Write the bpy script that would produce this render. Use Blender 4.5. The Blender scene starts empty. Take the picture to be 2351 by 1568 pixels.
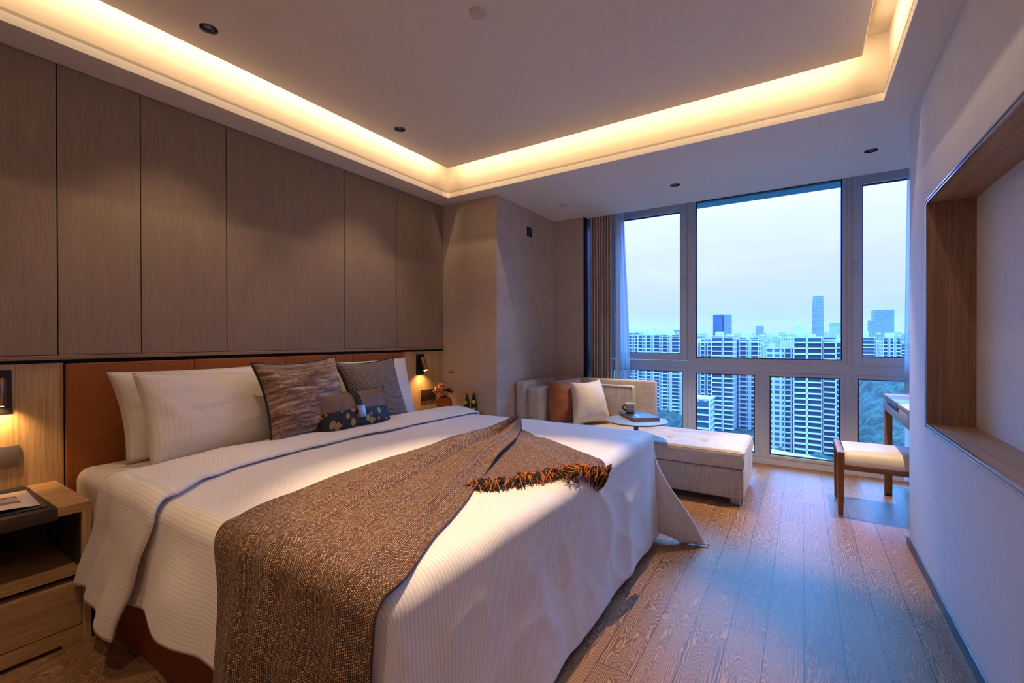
import bpy, bmesh, math, random
from mathutils import Vector, Matrix, noise
C = bpy.context.scene.collection
SC = bpy.context.scene
PI = math.pi
R = math.radians

# ------------------------------------------------------------------ camera
cam_d = bpy.data.cameras.new('camera')
cam = bpy.data.objects.new('camera', cam_d)
C.objects.link(cam)
SC.camera = cam
cam_d.sensor_fit = 'HORIZONTAL'
cam_d.sensor_width = 36.0
cam_d.lens = 36.0 * 1036.0 / 2351.0
cam_d.clip_start = 0.02
cam_d.clip_end = 12000
_yaw, _pit, _rol = R(32.73), R(-0.235), R(-0.128)
_f = Vector((-math.sin(_yaw) * math.cos(_pit), math.cos(_yaw) * math.cos(_pit), math.sin(_pit)))
_r = Vector((math.cos(_yaw), math.sin(_yaw), 0))
_u = _r.cross(_f)
_r2 = _r * math.cos(_rol) + _u * math.sin(_rol)
_u2 = _u * math.cos(_rol) - _r * math.sin(_rol)
cam.matrix_world = Matrix(((_r2.x, _u2.x, -_f.x, 0), (_r2.y, _u2.y, -_f.y, 0), (_r2.z, _u2.z, -_f.z, 1.184), (0, 0, 0, 1)))

# ------------------------------------------------------------------ view and integrator
SC.view_settings.view_transform = 'Standard'
SC.view_settings.look = 'None'
SC.view_settings.gamma = 1.0
SC.view_settings.exposure = 0.39
SC.view_settings.use_curve_mapping = False
cy = SC.cycles
cy.max_bounces = 10
cy.diffuse_bounces = 6
cy.glossy_bounces = 4
cy.transmission_bounces = 6
cy.transparent_max_bounces = 12
cy.volume_bounces = 1
cy.caustics_reflective = False
cy.caustics_refractive = False
cy.sample_clamp_indirect = 6.0
cy.use_denoising = True

# ------------------------------------------------------------------ dusk sky
SKY = [(0.0, (0.10, 0.22, 0.40)), (0.49, (0.16, 0.34, 0.60)), (0.5, (0.38, 0.45, 0.86)), (0.525, (0.46, 0.53, 1.3)),
       (0.56, (0.62, 0.66, 2.5)), (0.62, (0.80, 0.84, 4.4)), (0.65, (1.0, 3.6, 9.0)), (0.76, (1.5, 5.8, 14.0)), (1.0, (1.8, 6.0, 14.0))]
world = bpy.data.worlds.new('dusk_sky')
SC.world = world
world.use_nodes = True
wn = world.node_tree
wn.nodes.clear()
_out = wn.nodes.new('ShaderNodeOutputWorld')
_bg = wn.nodes.new('ShaderNodeBackground')
_tc = wn.nodes.new('ShaderNodeTexCoord')
_sx = wn.nodes.new('ShaderNodeSeparateXYZ')
_ma = wn.nodes.new('ShaderNodeMath'); _ma.operation = 'MULTIPLY_ADD'
_ma.inputs[1].default_value = 0.5; _ma.inputs[2].default_value = 0.5
_cr = wn.nodes.new('ShaderNodeValToRGB')
_cr.color_ramp.interpolation = 'LINEAR'
_el = _cr.color_ramp.elements
SKY_MAX = 16.0
for i, (p, c) in enumerate(SKY):
    e = _el[0] if i == 0 else (_el[1] if i == 1 else _el.new(p))
    e.position = p
    e.color = (c[0] / SKY_MAX, c[1] / SKY_MAX, c[2] / SKY_MAX, 1)
wn.links.new(_tc.outputs['Generated'], _sx.inputs[0])
wn.links.new(_sx.outputs['Z'], _ma.inputs[0])
wn.links.new(_ma.outputs[0], _cr.inputs[0])
# faint streaky cloud
_mp = wn.nodes.new('ShaderNodeMapping'); _mp.inputs['Scale'].default_value = (1.2, 1.2, 9)
_ns = wn.nodes.new('ShaderNodeTexNoise'); _ns.inputs['Scale'].default_value = 2.2; _ns.inputs['Detail'].default_value = 5
_mr = wn.nodes.new('ShaderNodeMapRange')
_mr.inputs['From Min'].default_value = 0.35; _mr.inputs['From Max'].default_value = 0.7
_mr.inputs['To Min'].default_value = 0.95; _mr.inputs['To Max'].default_value = 1.05
_mx = wn.nodes.new('ShaderNodeVectorMath'); _mx.operation = 'SCALE'
wn.links.new(_tc.outputs['Generated'], _mp.inputs[0])
wn.links.new(_mp.outputs[0], _ns.inputs['Vector'])
wn.links.new(_ns.outputs[0], _mr.inputs['Value'])
wn.links.new(_cr.outputs[0], _mx.inputs[0])
wn.links.new(_mr.outputs[0], _mx.inputs['Scale'])
wn.links.new(_mx.outputs[0], _bg.inputs['Color'])
_bg.inputs['Strength'].default_value = SKY_MAX
wn.links.new(_bg.outputs[0], _out.inputs[0])

# ------------------------------------------------------------------ lamps
def aim(o, d):
    o.rotation_euler = Vector(d).to_track_quat('-Z', 'Y').to_euler()

def area(name, loc, d, sx, sy, power, col, portal=False, spread=180):
    l = bpy.data.lights.new(name, 'AREA')
    l.shape = 'RECTANGLE'; l.size = sx; l.size_y = sy
    l.energy = power; l.color = col; l.spread = R(spread)
    o = bpy.data.objects.new(name, l); C.objects.link(o)
    o.location = loc; aim(o, d)
    if portal:
        l.cycles.is_portal = True
    return o

def spot(name, loc, d, power, col, ang, blend=0.3, rad=0.015):
    l = bpy.data.lights.new(name, 'SPOT')
    l.energy = power; l.color = col; l.spot_size = R(ang); l.spot_blend = blend; l.shadow_soft_size = rad
    o = bpy.data.objects.new(name, l); C.objects.link(o)
    o.location = loc; aim(o, d)
    return o

WARM = (1.0, 0.72, 0.42)
WARM2 = (1.0, 0.70, 0.42)
TX0, TX1, TY0, TY1 = -2.66, 0.365, -0.75, 3.087      # tray opening
PX0, PX1, PY0, PY1 = -2.57, 0.265, -0.65, 2.98       # hung panel in the tray
COVE = 3.9
area('window_portal', (-0.15, 5.0, 1.3), (0, -1, 0), 3.9, 2.6, 1, (1, 1, 1), portal=True)
_ym = (PY0 + PY1) / 2; _xm = (PX0 + PX1) / 2
for nm, loc, d, L in (('cove_lamp_left', (PX0 + .004, _ym, 2.715), (-1, 0, -.35), PY1 - PY0 - .02),
                      ('cove_lamp_right', (PX1 - .004, _ym, 2.715), (1, 0, -.35), PY1 - PY0 - .02),
                      ('cove_lamp_far', (_xm, PY1 - .004, 2.715), (0, 1, -.35), PX1 - PX0 - .02),
                      ('cove_lamp_near', (_xm, PY0 + .004, 2.715), (0, -1, -.35), PX1 - PX0 - .02)):
    area(nm, loc, d, L, 0.02, COVE * L, WARM)
SPOTS = [(-2.365, 1.028, 2.66, 18, 84), (-2.372, 2.243, 2.66, 18, 84), (-0.95, 1.44, 2.66, 200, 50), (-0.877, 3.847, 2.45, 125, 66), (0.391, 3.867, 2.45, 160, 58),
         (-1.45, 0.05, 2.66, 32, 84), (-0.55, -0.25, 2.66, 40, 84)]  # this pair is added out of view, as warm fill over the near bed
for (x, y, z, p, cone) in SPOTS:
    spot('downlight_lamp', (x, y, z + 0.035), (0, 0, -1), p, WARM2, cone, 0.5, 0.012)

# ------------------------------------------------------------------ material helpers
def lin(c):
    return tuple((v / 12.92 if v <= 0.04045 else ((v + 0.055) / 1.055) ** 2.4) for v in (c[0] / 255, c[1] / 255, c[2] / 255)) + (1,)

class Mt:
    def __init__(s, name, col=(200, 200, 200), rough=0.6, metal=0.0, **kw):
        s.m = bpy.data.materials.new(name); s.m.use_nodes = True
        s.t = s.m.node_tree
        s.b = s.t.nodes['Principled BSDF']
        s.b.inputs['Base Color'].default_value = lin(col) if len(col) == 3 and max(col) > 1 else tuple(col) + (1,)
        s.b.inputs['Roughness'].default_value = rough
        s.b.inputs['Metallic'].default_value = metal
        for k, v in kw.items():
            s.b.inputs[k.replace('_', ' ')].default_value = v
    def n(s, ty, ins=None, **props):
        nd = s.t.nodes.new('ShaderNode' + ty)
        for k, v in props.items():
            setattr(nd, k, v)
        for k, v in (ins or {}).items():
            sock = nd.inputs[k]
            if isinstance(v, bpy.types.NodeSocket):
                s.t.links.new(v, sock)
            else:
                sock.default_value = v
        return nd
    def co(s, which='Object', scale=(1, 1, 1), rot=(0, 0, 0), loc=(0, 0, 0)):
        t = s.n('TexCoord')
        return s.n('Mapping', {'Vector': t.outputs[which], 'Scale': scale, 'Rotation': rot, 'Location': loc}).outputs[0]
    def math(s, op, a, b=0.0, c=0.0):
        return s.n('Math', {0: a, 1: b, 2: c}, operation=op).outputs[0]
    def ramp(s, fac, stops, interp='LINEAR'):
        nd = s.n('ValToRGB', {0: fac}); nd.color_ramp.interpolation = interp
        el = nd.color_ramp.elements
        for i, (p, c) in enumerate(stops):
            e = el[i] if i < 2 else el.new(p)
            e.position = p
            e.color = lin(c) if not isinstance(c, float) else (c, c, c, 1)
        return nd.outputs[0]
    def mix(s, fac, a, b, mode='MIX'):
        nd = s.n('Mix', data_type='RGBA', blend_type=mode)
        for k, v in ((0, fac), (6, a), (7, b)):
            if isinstance(v, bpy.types.NodeSocket): s.t.links.new(v, nd.inputs[k])
            elif k == 0: nd.inputs[0].default_value = v
            else: nd.inputs[k].default_value = lin(v) if len(v) == 3 else v
        return nd.outputs[2]
    def col(s, sock): s.t.links.new(sock, s.b.inputs['Base Color']); return s
    def rough(s, sock): s.t.links.new(sock, s.b.inputs['Roughness']); return s
    def bump(s, h, strength=0.3, dist=0.002, prev=None):
        nd = s.n('Bump', {'Height': h, 'Strength': strength, 'Distance': dist})
        if prev is not None: s.t.links.new(prev, nd.inputs['Normal'])
        s.t.links.new(nd.outputs[0], s.b.inputs['Normal'])
        return nd.outputs[0]

def noise_n(m, vec, scale, detail=4, rough=0.5, dist=0.0):
    return m.n('TexNoise', {'Vector': vec, 'Scale': scale, 'Detail': detail, 'Roughness': rough, 'Distortion': dist}).outputs[0]

def simple(name, col, rough=0.6, metal=0.0, grain=0.06, gs=40, **kw):
    m = Mt(name, col, rough, metal, **kw)
    nz = noise_n(m, m.co(), gs, 5)
    a = tuple(max(0, c * (1 - grain)) for c in col); b = tuple(min(255, c * (1 + grain)) for c in col)
    m.col(m.ramp(nz, [(0.3, a), (0.7, b)]))
    return m.m

def veneer(name, c0, c1, axis='Z', rough=0.5, fine=160):
    """straight-grained wood veneer; grain runs along axis"""
    m = Mt(name, c0, rough)
    sc = {'Z': (1, 1, 0.03), 'Y': (1, 0.03, 1), 'X': (0.03, 1, 1)}[axis]
    v = m.co(scale=sc)
    a = noise_n(m, v, fine, 4, 0.6, 0.3)
    b = noise_n(m, v, 22, 3, 0.5, 0.6)
    f = m.math('ADD', m.math('MULTIPLY', a, 0.65), m.math('MULTIPLY', b, 0.35))
    m.col(m.ramp(f, [(0.36, c0), (0.62, c1)]))
    m.bump(f, 0.25, 0.001)
    return m.m

def weave(name, c0, c1, period=0.003, rough=0.85, which='Object', axes='YZ', contrast=0.5, slub=True, strength=0.4, sheen=0.2):
    """plain woven cloth with slubby threads"""
    m = Mt(name, c0, rough)
    m.b.inputs['Sheen Weight'].default_value = sheen
    v = m.co(which)
    sp = m.n('SeparateXYZ', {0: v})
    u_, w_ = sp.outputs[axes[0]], sp.outputs[axes[1]]
    k = 2 * PI / period
    a = m.math('SINE', m.math('MULTIPLY', u_, k)); b = m.math('SINE', m.math('MULTIPLY', w_, k))
    pr = m.math('MULTIPLY_ADD', m.math('MULTIPLY', a, b), 0.5, 0.5)
    i1 = {'X': 0, 'Y': 1, 'Z': 2}
    s1 = [6.0, 6.0, 6.0]; s1[i1[axes[0]]] = 220.0
    s2 = [6.0, 6.0, 6.0]; s2[i1[axes[1]]] = 220.0
    n1 = noise_n(m, m.n('VectorMath', {0: v, 1: s1}, operation='MULTIPLY').outputs[0], 1.0, 3)
    n2 = noise_n(m, m.n('VectorMath', {0: v, 1: s2}, operation='MULTIPLY').outputs[0], 1.0, 3)
    th = m.math('MULTIPLY', m.math('ADD', n1, n2), 0.5)
    f = m.math('ADD', m.math('MULTIPLY', pr, contrast * 0.4), m.math('MULTIPLY', th, 1 - contrast * 0.4))
    m.col(m.ramp(f, [(0.34, c0), (0.66, c1)]))
    m.bump(f, strength, 0.0015)
    return m.m

# ------------------------------------------------------------------ mesh helpers
def tag(o, label=None, cat=None, group=None, kind=None):
    if label: o['label'] = label
    if cat: o['category'] = cat
    if group: o['group'] = group
    if kind: o['kind'] = kind
    return o

def empty(name, loc=(0, 0, 0), label=None, cat=None, group=None, rz=0.0, kind=None):
    o = bpy.data.objects.new(name, None); C.objects.link(o)
    o.empty_display_size = 0.05
    o.location = loc; o.rotation_euler.z = rz
    return tag(o, label, cat, group, kind)

def link(name, bm, mats, parent=None, smooth=False, angle=None):
    me = bpy.data.meshes.new(name)
    bm.normal_update()
    bm.to_mesh(me); bm.free()
    for m in (mats if isinstance(mats, (list, tuple)) else [mats]):
        me.materials.append(m)
    if smooth:
        me.polygons.foreach_set('use_smooth', [True] * len(me.polygons))
        if angle:
            me.set_sharp_from_angle(angle=R(angle))
    o = bpy.data.objects.new(name, me); C.objects.link(o)
    if parent is not None:
        o.parent = parent
    return o

def box(bm, x0, x1, y0, y1, z0, z1, bev=0.0, seg=2, mi=0):
    r = bmesh.ops.create_cube(bm, size=1.0)
    vs = r['verts']
    for v in vs:
        v.co = Vector(((x0 + x1) / 2 + v.co.x * (x1 - x0), (y0 + y1) / 2 + v.co.y * (y1 - y0), (z0 + z1) / 2 + v.co.z * (z1 - z0)))
    fs = list({f for v in vs for f in v.link_faces})
    if bev > 0:
        es = list({e for v in vs for e in v.link_edges})
        q = bmesh.ops.bevel(bm, geom=es, offset=bev, segments=seg, profile=0.5, affect='EDGES', clamp_overlap=True)
        fs = list({f for f in q['faces']} | {f for f in fs if f.is_valid})
    for f in fs:
        if f.is_valid: f.material_index = mi
    return vs

def B():
    return bmesh.new()

def boxo(name, dims, mat, parent=None, bev=0.0, seg=2):
    bm = B(); box(bm, *dims, bev=bev, seg=seg)
    return link(name, bm, mat, parent, smooth=bev > 0, angle=35 if bev > 0 else None)

def lathe(bm, prof, n=32, c=(0, 0, 0), mi=0, sy=1.0, rot=None, cap=True):
    """prof: list of (radius, z) from bottom to top"""
    rings = []
    for (r, z) in prof:
        ring = []
        for i in range(n):
            a = 2 * PI * i / n
            p = Vector((r * math.cos(a), r * sy * math.sin(a), z))
            if rot is not None: p = rot @ p
            ring.append(bm.verts.new(p + Vector(c)))
        rings.append(ring)
    for a, b in zip(rings, rings[1:]):
        for i in range(n):
            f = bm.faces.new((a[i], a[(i + 1) % n], b[(i + 1) % n], b[i])); f.material_index = mi
    if cap:
        f = bm.faces.new(list(reversed(rings[0]))); f.material_index = mi
        f = bm.faces.new(rings[-1]); f.material_index = mi

def tube(bm, pts, rad, n=6, mi=0, cap=True):
    pts = [Vector(p) for p in pts]
    rings = []
    up = Vector((0, 0, 1))
    for i, p in enumerate(pts):
        t = (pts[min(i + 1, len(pts) - 1)] - pts[max(i - 1, 0)])
        if t.length < 1e-9: t = Vector((0, 0, 1))
        t.normalize()
        if abs(t.dot(up)) > 0.95: up = Vector((1, 0, 0))
        s = t.cross(up).normalized(); w = s.cross(t).normalized()
        up = w
        r = rad[i] if isinstance(rad, (list, tuple)) else rad
        rings.append([bm.verts.new(p + (s * math.cos(2 * PI * k / n) + w * math.sin(2 * PI * k / n)) * r) for k in range(n)])
    for a, b in zip(rings, rings[1:]):
        for k in range(n):
            f = bm.faces.new((a[k], a[(k + 1) % n], b[(k + 1) % n], b[k])); f.material_index = mi
    if cap:
        bm.faces.new(list(reversed(rings[0]))).material_index = mi
        bm.faces.new(rings[-1]).material_index = mi

def grid_mesh(bm, P, uv=None, mi=0, flip=False):
    """P[i][j] -> Vector; uv[i][j] -> (u, v)"""
    V = [[bm.verts.new(p) for p in row] for row in P]
    lay = bm.loops.layers.uv.verify() if uv is not None else None
    for i in range(len(P) - 1):
        for j in range(len(P[0]) - 1):
            idx = [(i, j), (i + 1, j), (i + 1, j + 1), (i, j + 1)]
            if flip: idx.reverse()
            f = bm.faces.new([V[a][b] for a, b in idx]); f.material_index = mi
            if lay is not None:
                for lp, (a, b) in zip(f.loops, idx):
                    lp[lay].uv = uv[a][b]
    return V

def solidify(o, th, offset=-1.0):
    m = o.modifiers.new('thickness', 'SOLIDIFY'); m.thickness = th; m.offset = offset
    return o

def subsurf(o, n=1):
    m = o.modifiers.new('smooth', 'SUBSURF'); m.levels = n; m.render_levels = n
    return o

def fbm(x, y, z=0.0, sc=1.0, oct=3):
    v = 0.0; a = 1.0; s = sc
    for _ in range(oct):
        v += a * noise.noise(Vector((x * s, y * s, z * s + 7.3 * _)))
        a *= 0.5; s *= 2.03
    return v

def smooth01(t):
    t = max(0.0, min(1.0, t)); return t * t * (3 - 2 * t)

def interp(xs, ys, x):
    if x <= xs[0]: return ys[0]
    for a, b, c, d in zip(xs, xs[1:], ys, ys[1:]):
        if x <= b:
            t = (x - a) / (b - a); return c + (d - c) * t
    return ys[-1]

def copy_tree(o, parent=None):
    c = o.copy(); C.objects.link(c)
    if parent is not None: c.parent = parent
    for ch in list(o.children): copy_tree(ch, c)
    return c

# ------------------------------------------------------------------ materials
M = {}
M['ceiling'] = simple('matt_ceiling_paint', (232, 224, 216), 0.9, grain=0.01)
M['cove'] = simple('cream_cove_paint', (176, 164, 150), 0.9, grain=0.01)
M['wall_fabric'] = weave('beige_wallcloth', (176, 158, 142), (204, 188, 172), 0.004, axes='YZ', strength=0.15, sheen=0)
M['wall_fabric_x'] = weave('beige_wallcloth_cross', (176, 158, 142), (204, 188, 172), 0.004, axes='XZ', strength=0.15, sheen=0)
M['tv_fabric'] = weave('pale_wallcloth', (206, 210, 218), (226, 230, 238), 0.004, axes='YZ', strength=0.15, sheen=0)

def panel_cloth():
    m = Mt('brown_wall_panel_cloth', (140, 118, 96), 0.85)
    v = m.co(scale=(1, 1, 0.02))
    a = noise_n(m, v, 420, 3, 0.7)
    b = noise_n(m, m.co(scale=(1, 1, 0.12)), 30, 4, 0.6)
    f = m.math('ADD', m.math('MULTIPLY', a, 0.75), m.math('MULTIPLY', b, 0.25))
    m.col(m.ramp(f, [(0.30, (124, 106, 90)), (0.72, (158, 139, 121))]))
    m.bump(f, 0.4, 0.0012)
    return m.m
M['panel'] = panel_cloth()
M['oak_v'] = veneer('light_oak_upright_grain', (160, 128, 90), (206, 174, 130), 'Z', fine=130)
M['oak_x'] = veneer('light_oak_grain_across', (150, 115, 76), (190, 154, 112), 'Y', fine=150)
M['oak_shelf'] = veneer('oak_ledge', (128, 100, 74), (166, 136, 104), 'Y', fine=150)
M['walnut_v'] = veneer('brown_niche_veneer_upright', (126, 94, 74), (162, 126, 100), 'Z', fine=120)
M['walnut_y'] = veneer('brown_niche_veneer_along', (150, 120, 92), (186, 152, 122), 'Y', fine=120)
M['stool_wood'] = veneer('honey_oak', (124, 78, 40), (160, 108, 62), 'Z', 0.4, fine=140)
M['desk_wood'] = veneer('pale_desk_wood', (150, 132, 122), (176, 158, 146), 'Y', 0.45, fine=140)
M['dark_leather'] = simple('dark_brown_leather', (56, 44, 42), 0.45, grain=0.12, gs=220)
M['black'] = simple('black_metal', (20, 20, 22), 0.42, 0.3, grain=0.1)
M['gap'] = simple('shadow_gap_black', (10, 9, 9), 0.8)
M['bronze'] = simple('bronze_metal', (150, 112, 70), 0.28, 0.95)
M['steel'] = simple('brushed_steel', (150, 142, 134), 0.38, 0.85, grain=0.04, gs=300)
M['bright_metal'] = simple('polished_edge_metal', (200, 196, 190), 0.22, 0.9)
M['frame'] = simple('grey_window_metal', (200, 204, 214), 0.42, 0.0, grain=0.02)
M['gasket'] = simple('black_rubber_gasket', (16, 18, 22), 0.7)
M['curtain'] = weave('taupe_curtain_cloth', (186, 166, 158), (216, 198, 188), 0.003, axes='XZ', strength=0.2)
M['orange_leather'] = weave('burnt_orange_upholstery', (132, 72, 26), (154, 90, 38), 0.002, axes='YZ', strength=0.12, sheen=0)
M['base_leather'] = simple('burnt_orange_base_leather', (120, 58, 22), 0.55, grain=0.06, gs=120)
M['plastic_white'] = simple('white_plastic', (206, 196, 188), 0.5, grain=0.01)

def sheer_mat():
    m = Mt('sheer_voile', (220, 230, 236), 0.9)
    tr = m.n('BsdfTransparent'); tl = m.n('BsdfTranslucent', {'Color': (0.8, 0.85, 0.9, 1)})
    df = m.n('BsdfDiffuse', {'Color': (0.8, 0.84, 0.88, 1)})
    a = m.n('MixShader', {0: 0.5, 1: tl.outputs[0], 2: df.outputs[0]})
    v = m.co()
    f = m.ramp(noise_n(m, v, 900, 2), [(0.4, 0.45), (0.6, 0.75)])
    b = m.n('MixShader', {0: f, 1: tr.outputs[0], 2: a.outputs[0]})
    m.t.links.new(b.outputs[0], m.t.nodes['Material Output'].inputs[0])
    return m.m
M['sheer'] = sheer_mat()

def glass_mat():
    m = Mt('window_glass', (255, 255, 255), 0.0)
    tr = m.n('BsdfTransparent', {'Color': (0.93, 0.97, 1.0, 1)})
    gl = m.n('BsdfGlossy', {'Roughness': 0.0, 'Color': (1, 1, 1, 1)})
    fr = m.n('Fresnel', {'IOR': 1.25})
    b = m.n('MixShader', {0: fr.outputs[0], 1: tr.outputs[0], 2: gl.outputs[0]})
    m.t.links.new(b.outputs[0], m.t.nodes['Material Output'].inputs[0])
    return m.m
M['glass'] = glass_mat()

def floor_mat():
    m = Mt('cerused_oak_planks', (150, 110, 85), 0.42)
    t = m.n('TexCoord')
    sp = m.n('SeparateXYZ', {0: t.outputs['Object']})
    PW, PL = 0.128, 0.93
    xr = m.math('DIVIDE', m.math('SUBTRACT', sp.outputs['X'], 0.007), PW)
    row = m.math('FLOOR', xr)
    fx = m.math('FRACT', xr)
    par = m.math('PINGPONG', row, 1.0)
    jit = m.n('TexWhiteNoise', {'W': row}, noise_dimensions='1D').outputs[0]
    yr = m.math('DIVIDE', m.math('ADD', m.math('SUBTRACT', sp.outputs['Y'], 0.17), m.math('MULTIPLY', par, -0.46)), PL)
    yr = m.math('ADD', yr, m.math('MULTIPLY', m.math('SUBTRACT', jit, 0.5), 0.05))
    brd = m.math('FLOOR', yr)
    fy = m.math('FRACT', yr)
    cell = m.n('CombineXYZ', {0: row, 1: brd, 2: 0.0}).outputs[0]
    wn_ = m.n('TexWhiteNoise', {'Vector': cell}, noise_dimensions='3D')
    rnd, rcol = wn_.outputs[0], wn_.outputs[1]
    # local board coordinates moved to a random place so every board has its own figure
    loc = m.n('CombineXYZ', {0: m.math('MULTIPLY', m.math('SUBTRACT', fx, 0.5), PW), 1: m.math('MULTIPLY', m.math('SUBTRACT', fy, 0.5), PL), 2: 0.0}).outputs[0]
    rc = m.n('VectorMath', {0: rcol, 1: (0.06, 0.5, 9.0)}, operation='MULTIPLY').outputs[0]
    p = m.n('VectorMath', {0: loc, 1: rc}, operation='ADD').outputs[0]
    pc = m.n('VectorMath', {0: p, 1: (-0.03, -0.25, -4.5)}, operation='ADD').outputs[0]
    # cathedral figure: distance field of a flattened ellipse, warped
    warp = m.n('TexNoise', {'Vector': m.n('VectorMath', {0: pc, 1: (7.0, 1.5, 1.0)}, operation='MULTIPLY').outputs[0], 'Scale': 1.0, 'Detail': 3.0, 'Roughness': 0.55})
    wv = m.n('VectorMath', {0: m.n('VectorMath', {0: warp.outputs[1], 1: (0.5, 0.5, 0.5)}, operation='SUBTRACT').outputs[0], 1: (0.040, 0.34, 0.0)}, operation='MULTIPLY').outputs[0]
    q = m.n('VectorMath', {0: m.n('VectorMath', {0: pc, 1: (1.0, 0.085, 0.0)}, operation='MULTIPLY').outputs[0], 1: wv}, operation='ADD').outputs[0]
    dl = m.n('VectorMath', {0: q}, operation='LENGTH').outputs['Value']
    ring = m.math('MULTIPLY_ADD', m.math('SINE', m.math('MULTIPLY', dl, 900.0)), 0.5, 0.5)
    pores = noise_n(m, m.n('VectorMath', {0: p, 1: (260.0, 9.0, 1.0)}, operation='MULTIPLY').outputs[0], 1.0, 3, 0.7)
    g = m.math('MULTIPLY', m.math('POWER', ring, 2.2), m.math('MULTIPLY_ADD', pores, 1.3, 0.05))
    base = m.mix(m.math('MULTIPLY', rnd, 1.0), (108, 76, 54), (128, 92, 66))
    base = m.mix(m.math('MULTIPLY', pores, 0.35), base, (84, 58, 44))
    colr = m.mix(m.math('MINIMUM', m.math('MULTIPLY', g, 0.95), 0.85), base, (186, 150, 116))
    # seams
    ex = m.math('MINIMUM', fx, m.math('SUBTRACT', 1.0, fx))
    ey = m.math('MINIMUM', fy, m.math('SUBTRACT', 1.0, fy))
    sx_ = m.math('LESS_THAN', ex, 0.011)
    sy_ = m.math('LESS_THAN', ey, 0.0018)
    seam = m.math('MAXIMUM', sx_, sy_)
    colr = m.mix(m.math('MULTIPLY', seam, 0.9), colr, (50, 34, 28))
    m.col(colr)
    m.rough(m.math('MULTIPLY_ADD', g, 0.12, 0.36)); m.b.inputs['Specular IOR Level'].default_value = 0.22
    h = m.math('SUBTRACT', m.math('MULTIPLY', g, -0.35), m.math('MULTIPLY', seam, 1.0))
    m.bump(h, 0.35, 0.0012)
    return m.m
M['floor'] = floor_mat()

def stripe_linen(name, c0, c1, period=0.0128, which='UV', ax='Y', rd=.20):
    m = Mt(name, c0, 0.55)
    m.b.inputs['Sheen Weight'].default_value = 0.25
    v = m.co(which)
    sp = m.n('SeparateXYZ', {0: v})
    fr = m.math('FRACT', m.math('DIVIDE', sp.outputs[ax], period))
    st = m.n('MapRange', {'Value': m.math('ABSOLUTE', m.math('SUBTRACT', fr, 0.5)), 'From Min': 0.2, 'From Max': 0.3}).outputs[0]
    nz = noise_n(m, v, 3, 4)
    m.col(m.mix(st, c0, c1))
    m.rough(m.math('MULTIPLY_ADD', st, -rd, 0.72))
    fine = noise_n(m, v, 1100, 2)
    cr = noise_n(m, v, 9, 5, 0.6, 0.6)
    hh = m.math('ADD', m.math('MULTIPLY', st, 0.03), m.math('ADD', m.math('MULTIPLY', fine, 0.10), m.math('MULTIPLY', cr, 2.6)))
    m.bump(hh, 0.5, 0.003)
    return m.m
M['linen'] = stripe_linen('white_striped_satin', (218, 210, 204), (232, 226, 221))
M['pillow_linen'] = stripe_linen('white_pillow_satin', (222, 215, 209), (227, 220, 215), .02, ax='X', rd=.10)
M['sheet'] = simple('white_sheet_cotton', (222, 214, 208), 0.8, grain=0.01)
M['sofa'] = weave('oatmeal_sofa_cloth', (150, 140, 132), (206, 196, 184), 0.0045, which='Object', axes='XZ', strength=0.5)
M['sofa_side'] = M['sofa']
M['sofa_top'] = weave('oatmeal_sofa_top_cloth', (172, 160, 150), (218, 206, 194), 0.0045, axes='XY', strength=0.4)
M['linen_cushion'] = weave('pale_linen_cushion_cloth', (190, 182, 176), (222, 214, 206), 0.004, which='UV', axes='XY', strength=0.3)
M['rust'] = simple('rust_velvet', (140, 72, 30), 0.62, grain=0.12, gs=14, **{'Sheen_Weight': 0.5})
M['piping'] = simple('black_piping', (18, 18, 22), 0.6)
def basket_mat():
    m = Mt('charcoal_and_cream_basket_cloth', (60, 54, 50), .85)
    v = m.co('UV'); sp = m.n('SeparateXYZ', {0: v})
    P_ = .0085
    n1 = noise_n(m, m.co('UV', scale=(150, 12, 1)), 1.0, 3); n2 = noise_n(m, m.co('UV', scale=(12, 150, 1)), 1.0, 3)
    lx = m.math('LESS_THAN', m.math('FRACT', m.math('DIVIDE', sp.outputs['X'], P_)), m.math('MULTIPLY', n1, .62))
    ly = m.math('LESS_THAN', m.math('FRACT', m.math('DIVIDE', sp.outputs['Y'], P_)), m.math('MULTIPLY', n2, .80))
    l = m.math('MAXIMUM', lx, ly)
    m.col(m.mix(l, (20, 18, 20), (150, 138, 128)))
    m.bump(l, .8, .0015)
    return m.m
M['grey_weave'] = basket_mat()

def streak_mat():
    m = Mt('brown_streaked_velvet', (120, 90, 70), 0.6)
    m.b.inputs['Sheen Weight'].default_value = 0.4
    a = noise_n(m, m.co('UV', scale=(5, 42, 1)), 1.0, 5, 0.7, 0.4)
    b = noise_n(m, m.co('UV', scale=(60, 90, 1)), 1.0, 3, 0.7)
    f = m.math('ADD', m.math('MULTIPLY', a, 0.75), m.math('MULTIPLY', b, 0.25))
    m.col(m.ramp(f, [(0.36, (26, 18, 17)), (0.45, (92, 58, 40)), (0.54, (148, 114, 90)), (0.64, (210, 190, 172))]))
    m.bump(b, 0.4, 0.001)
    return m.m
M['streak'] = streak_mat()

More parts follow.
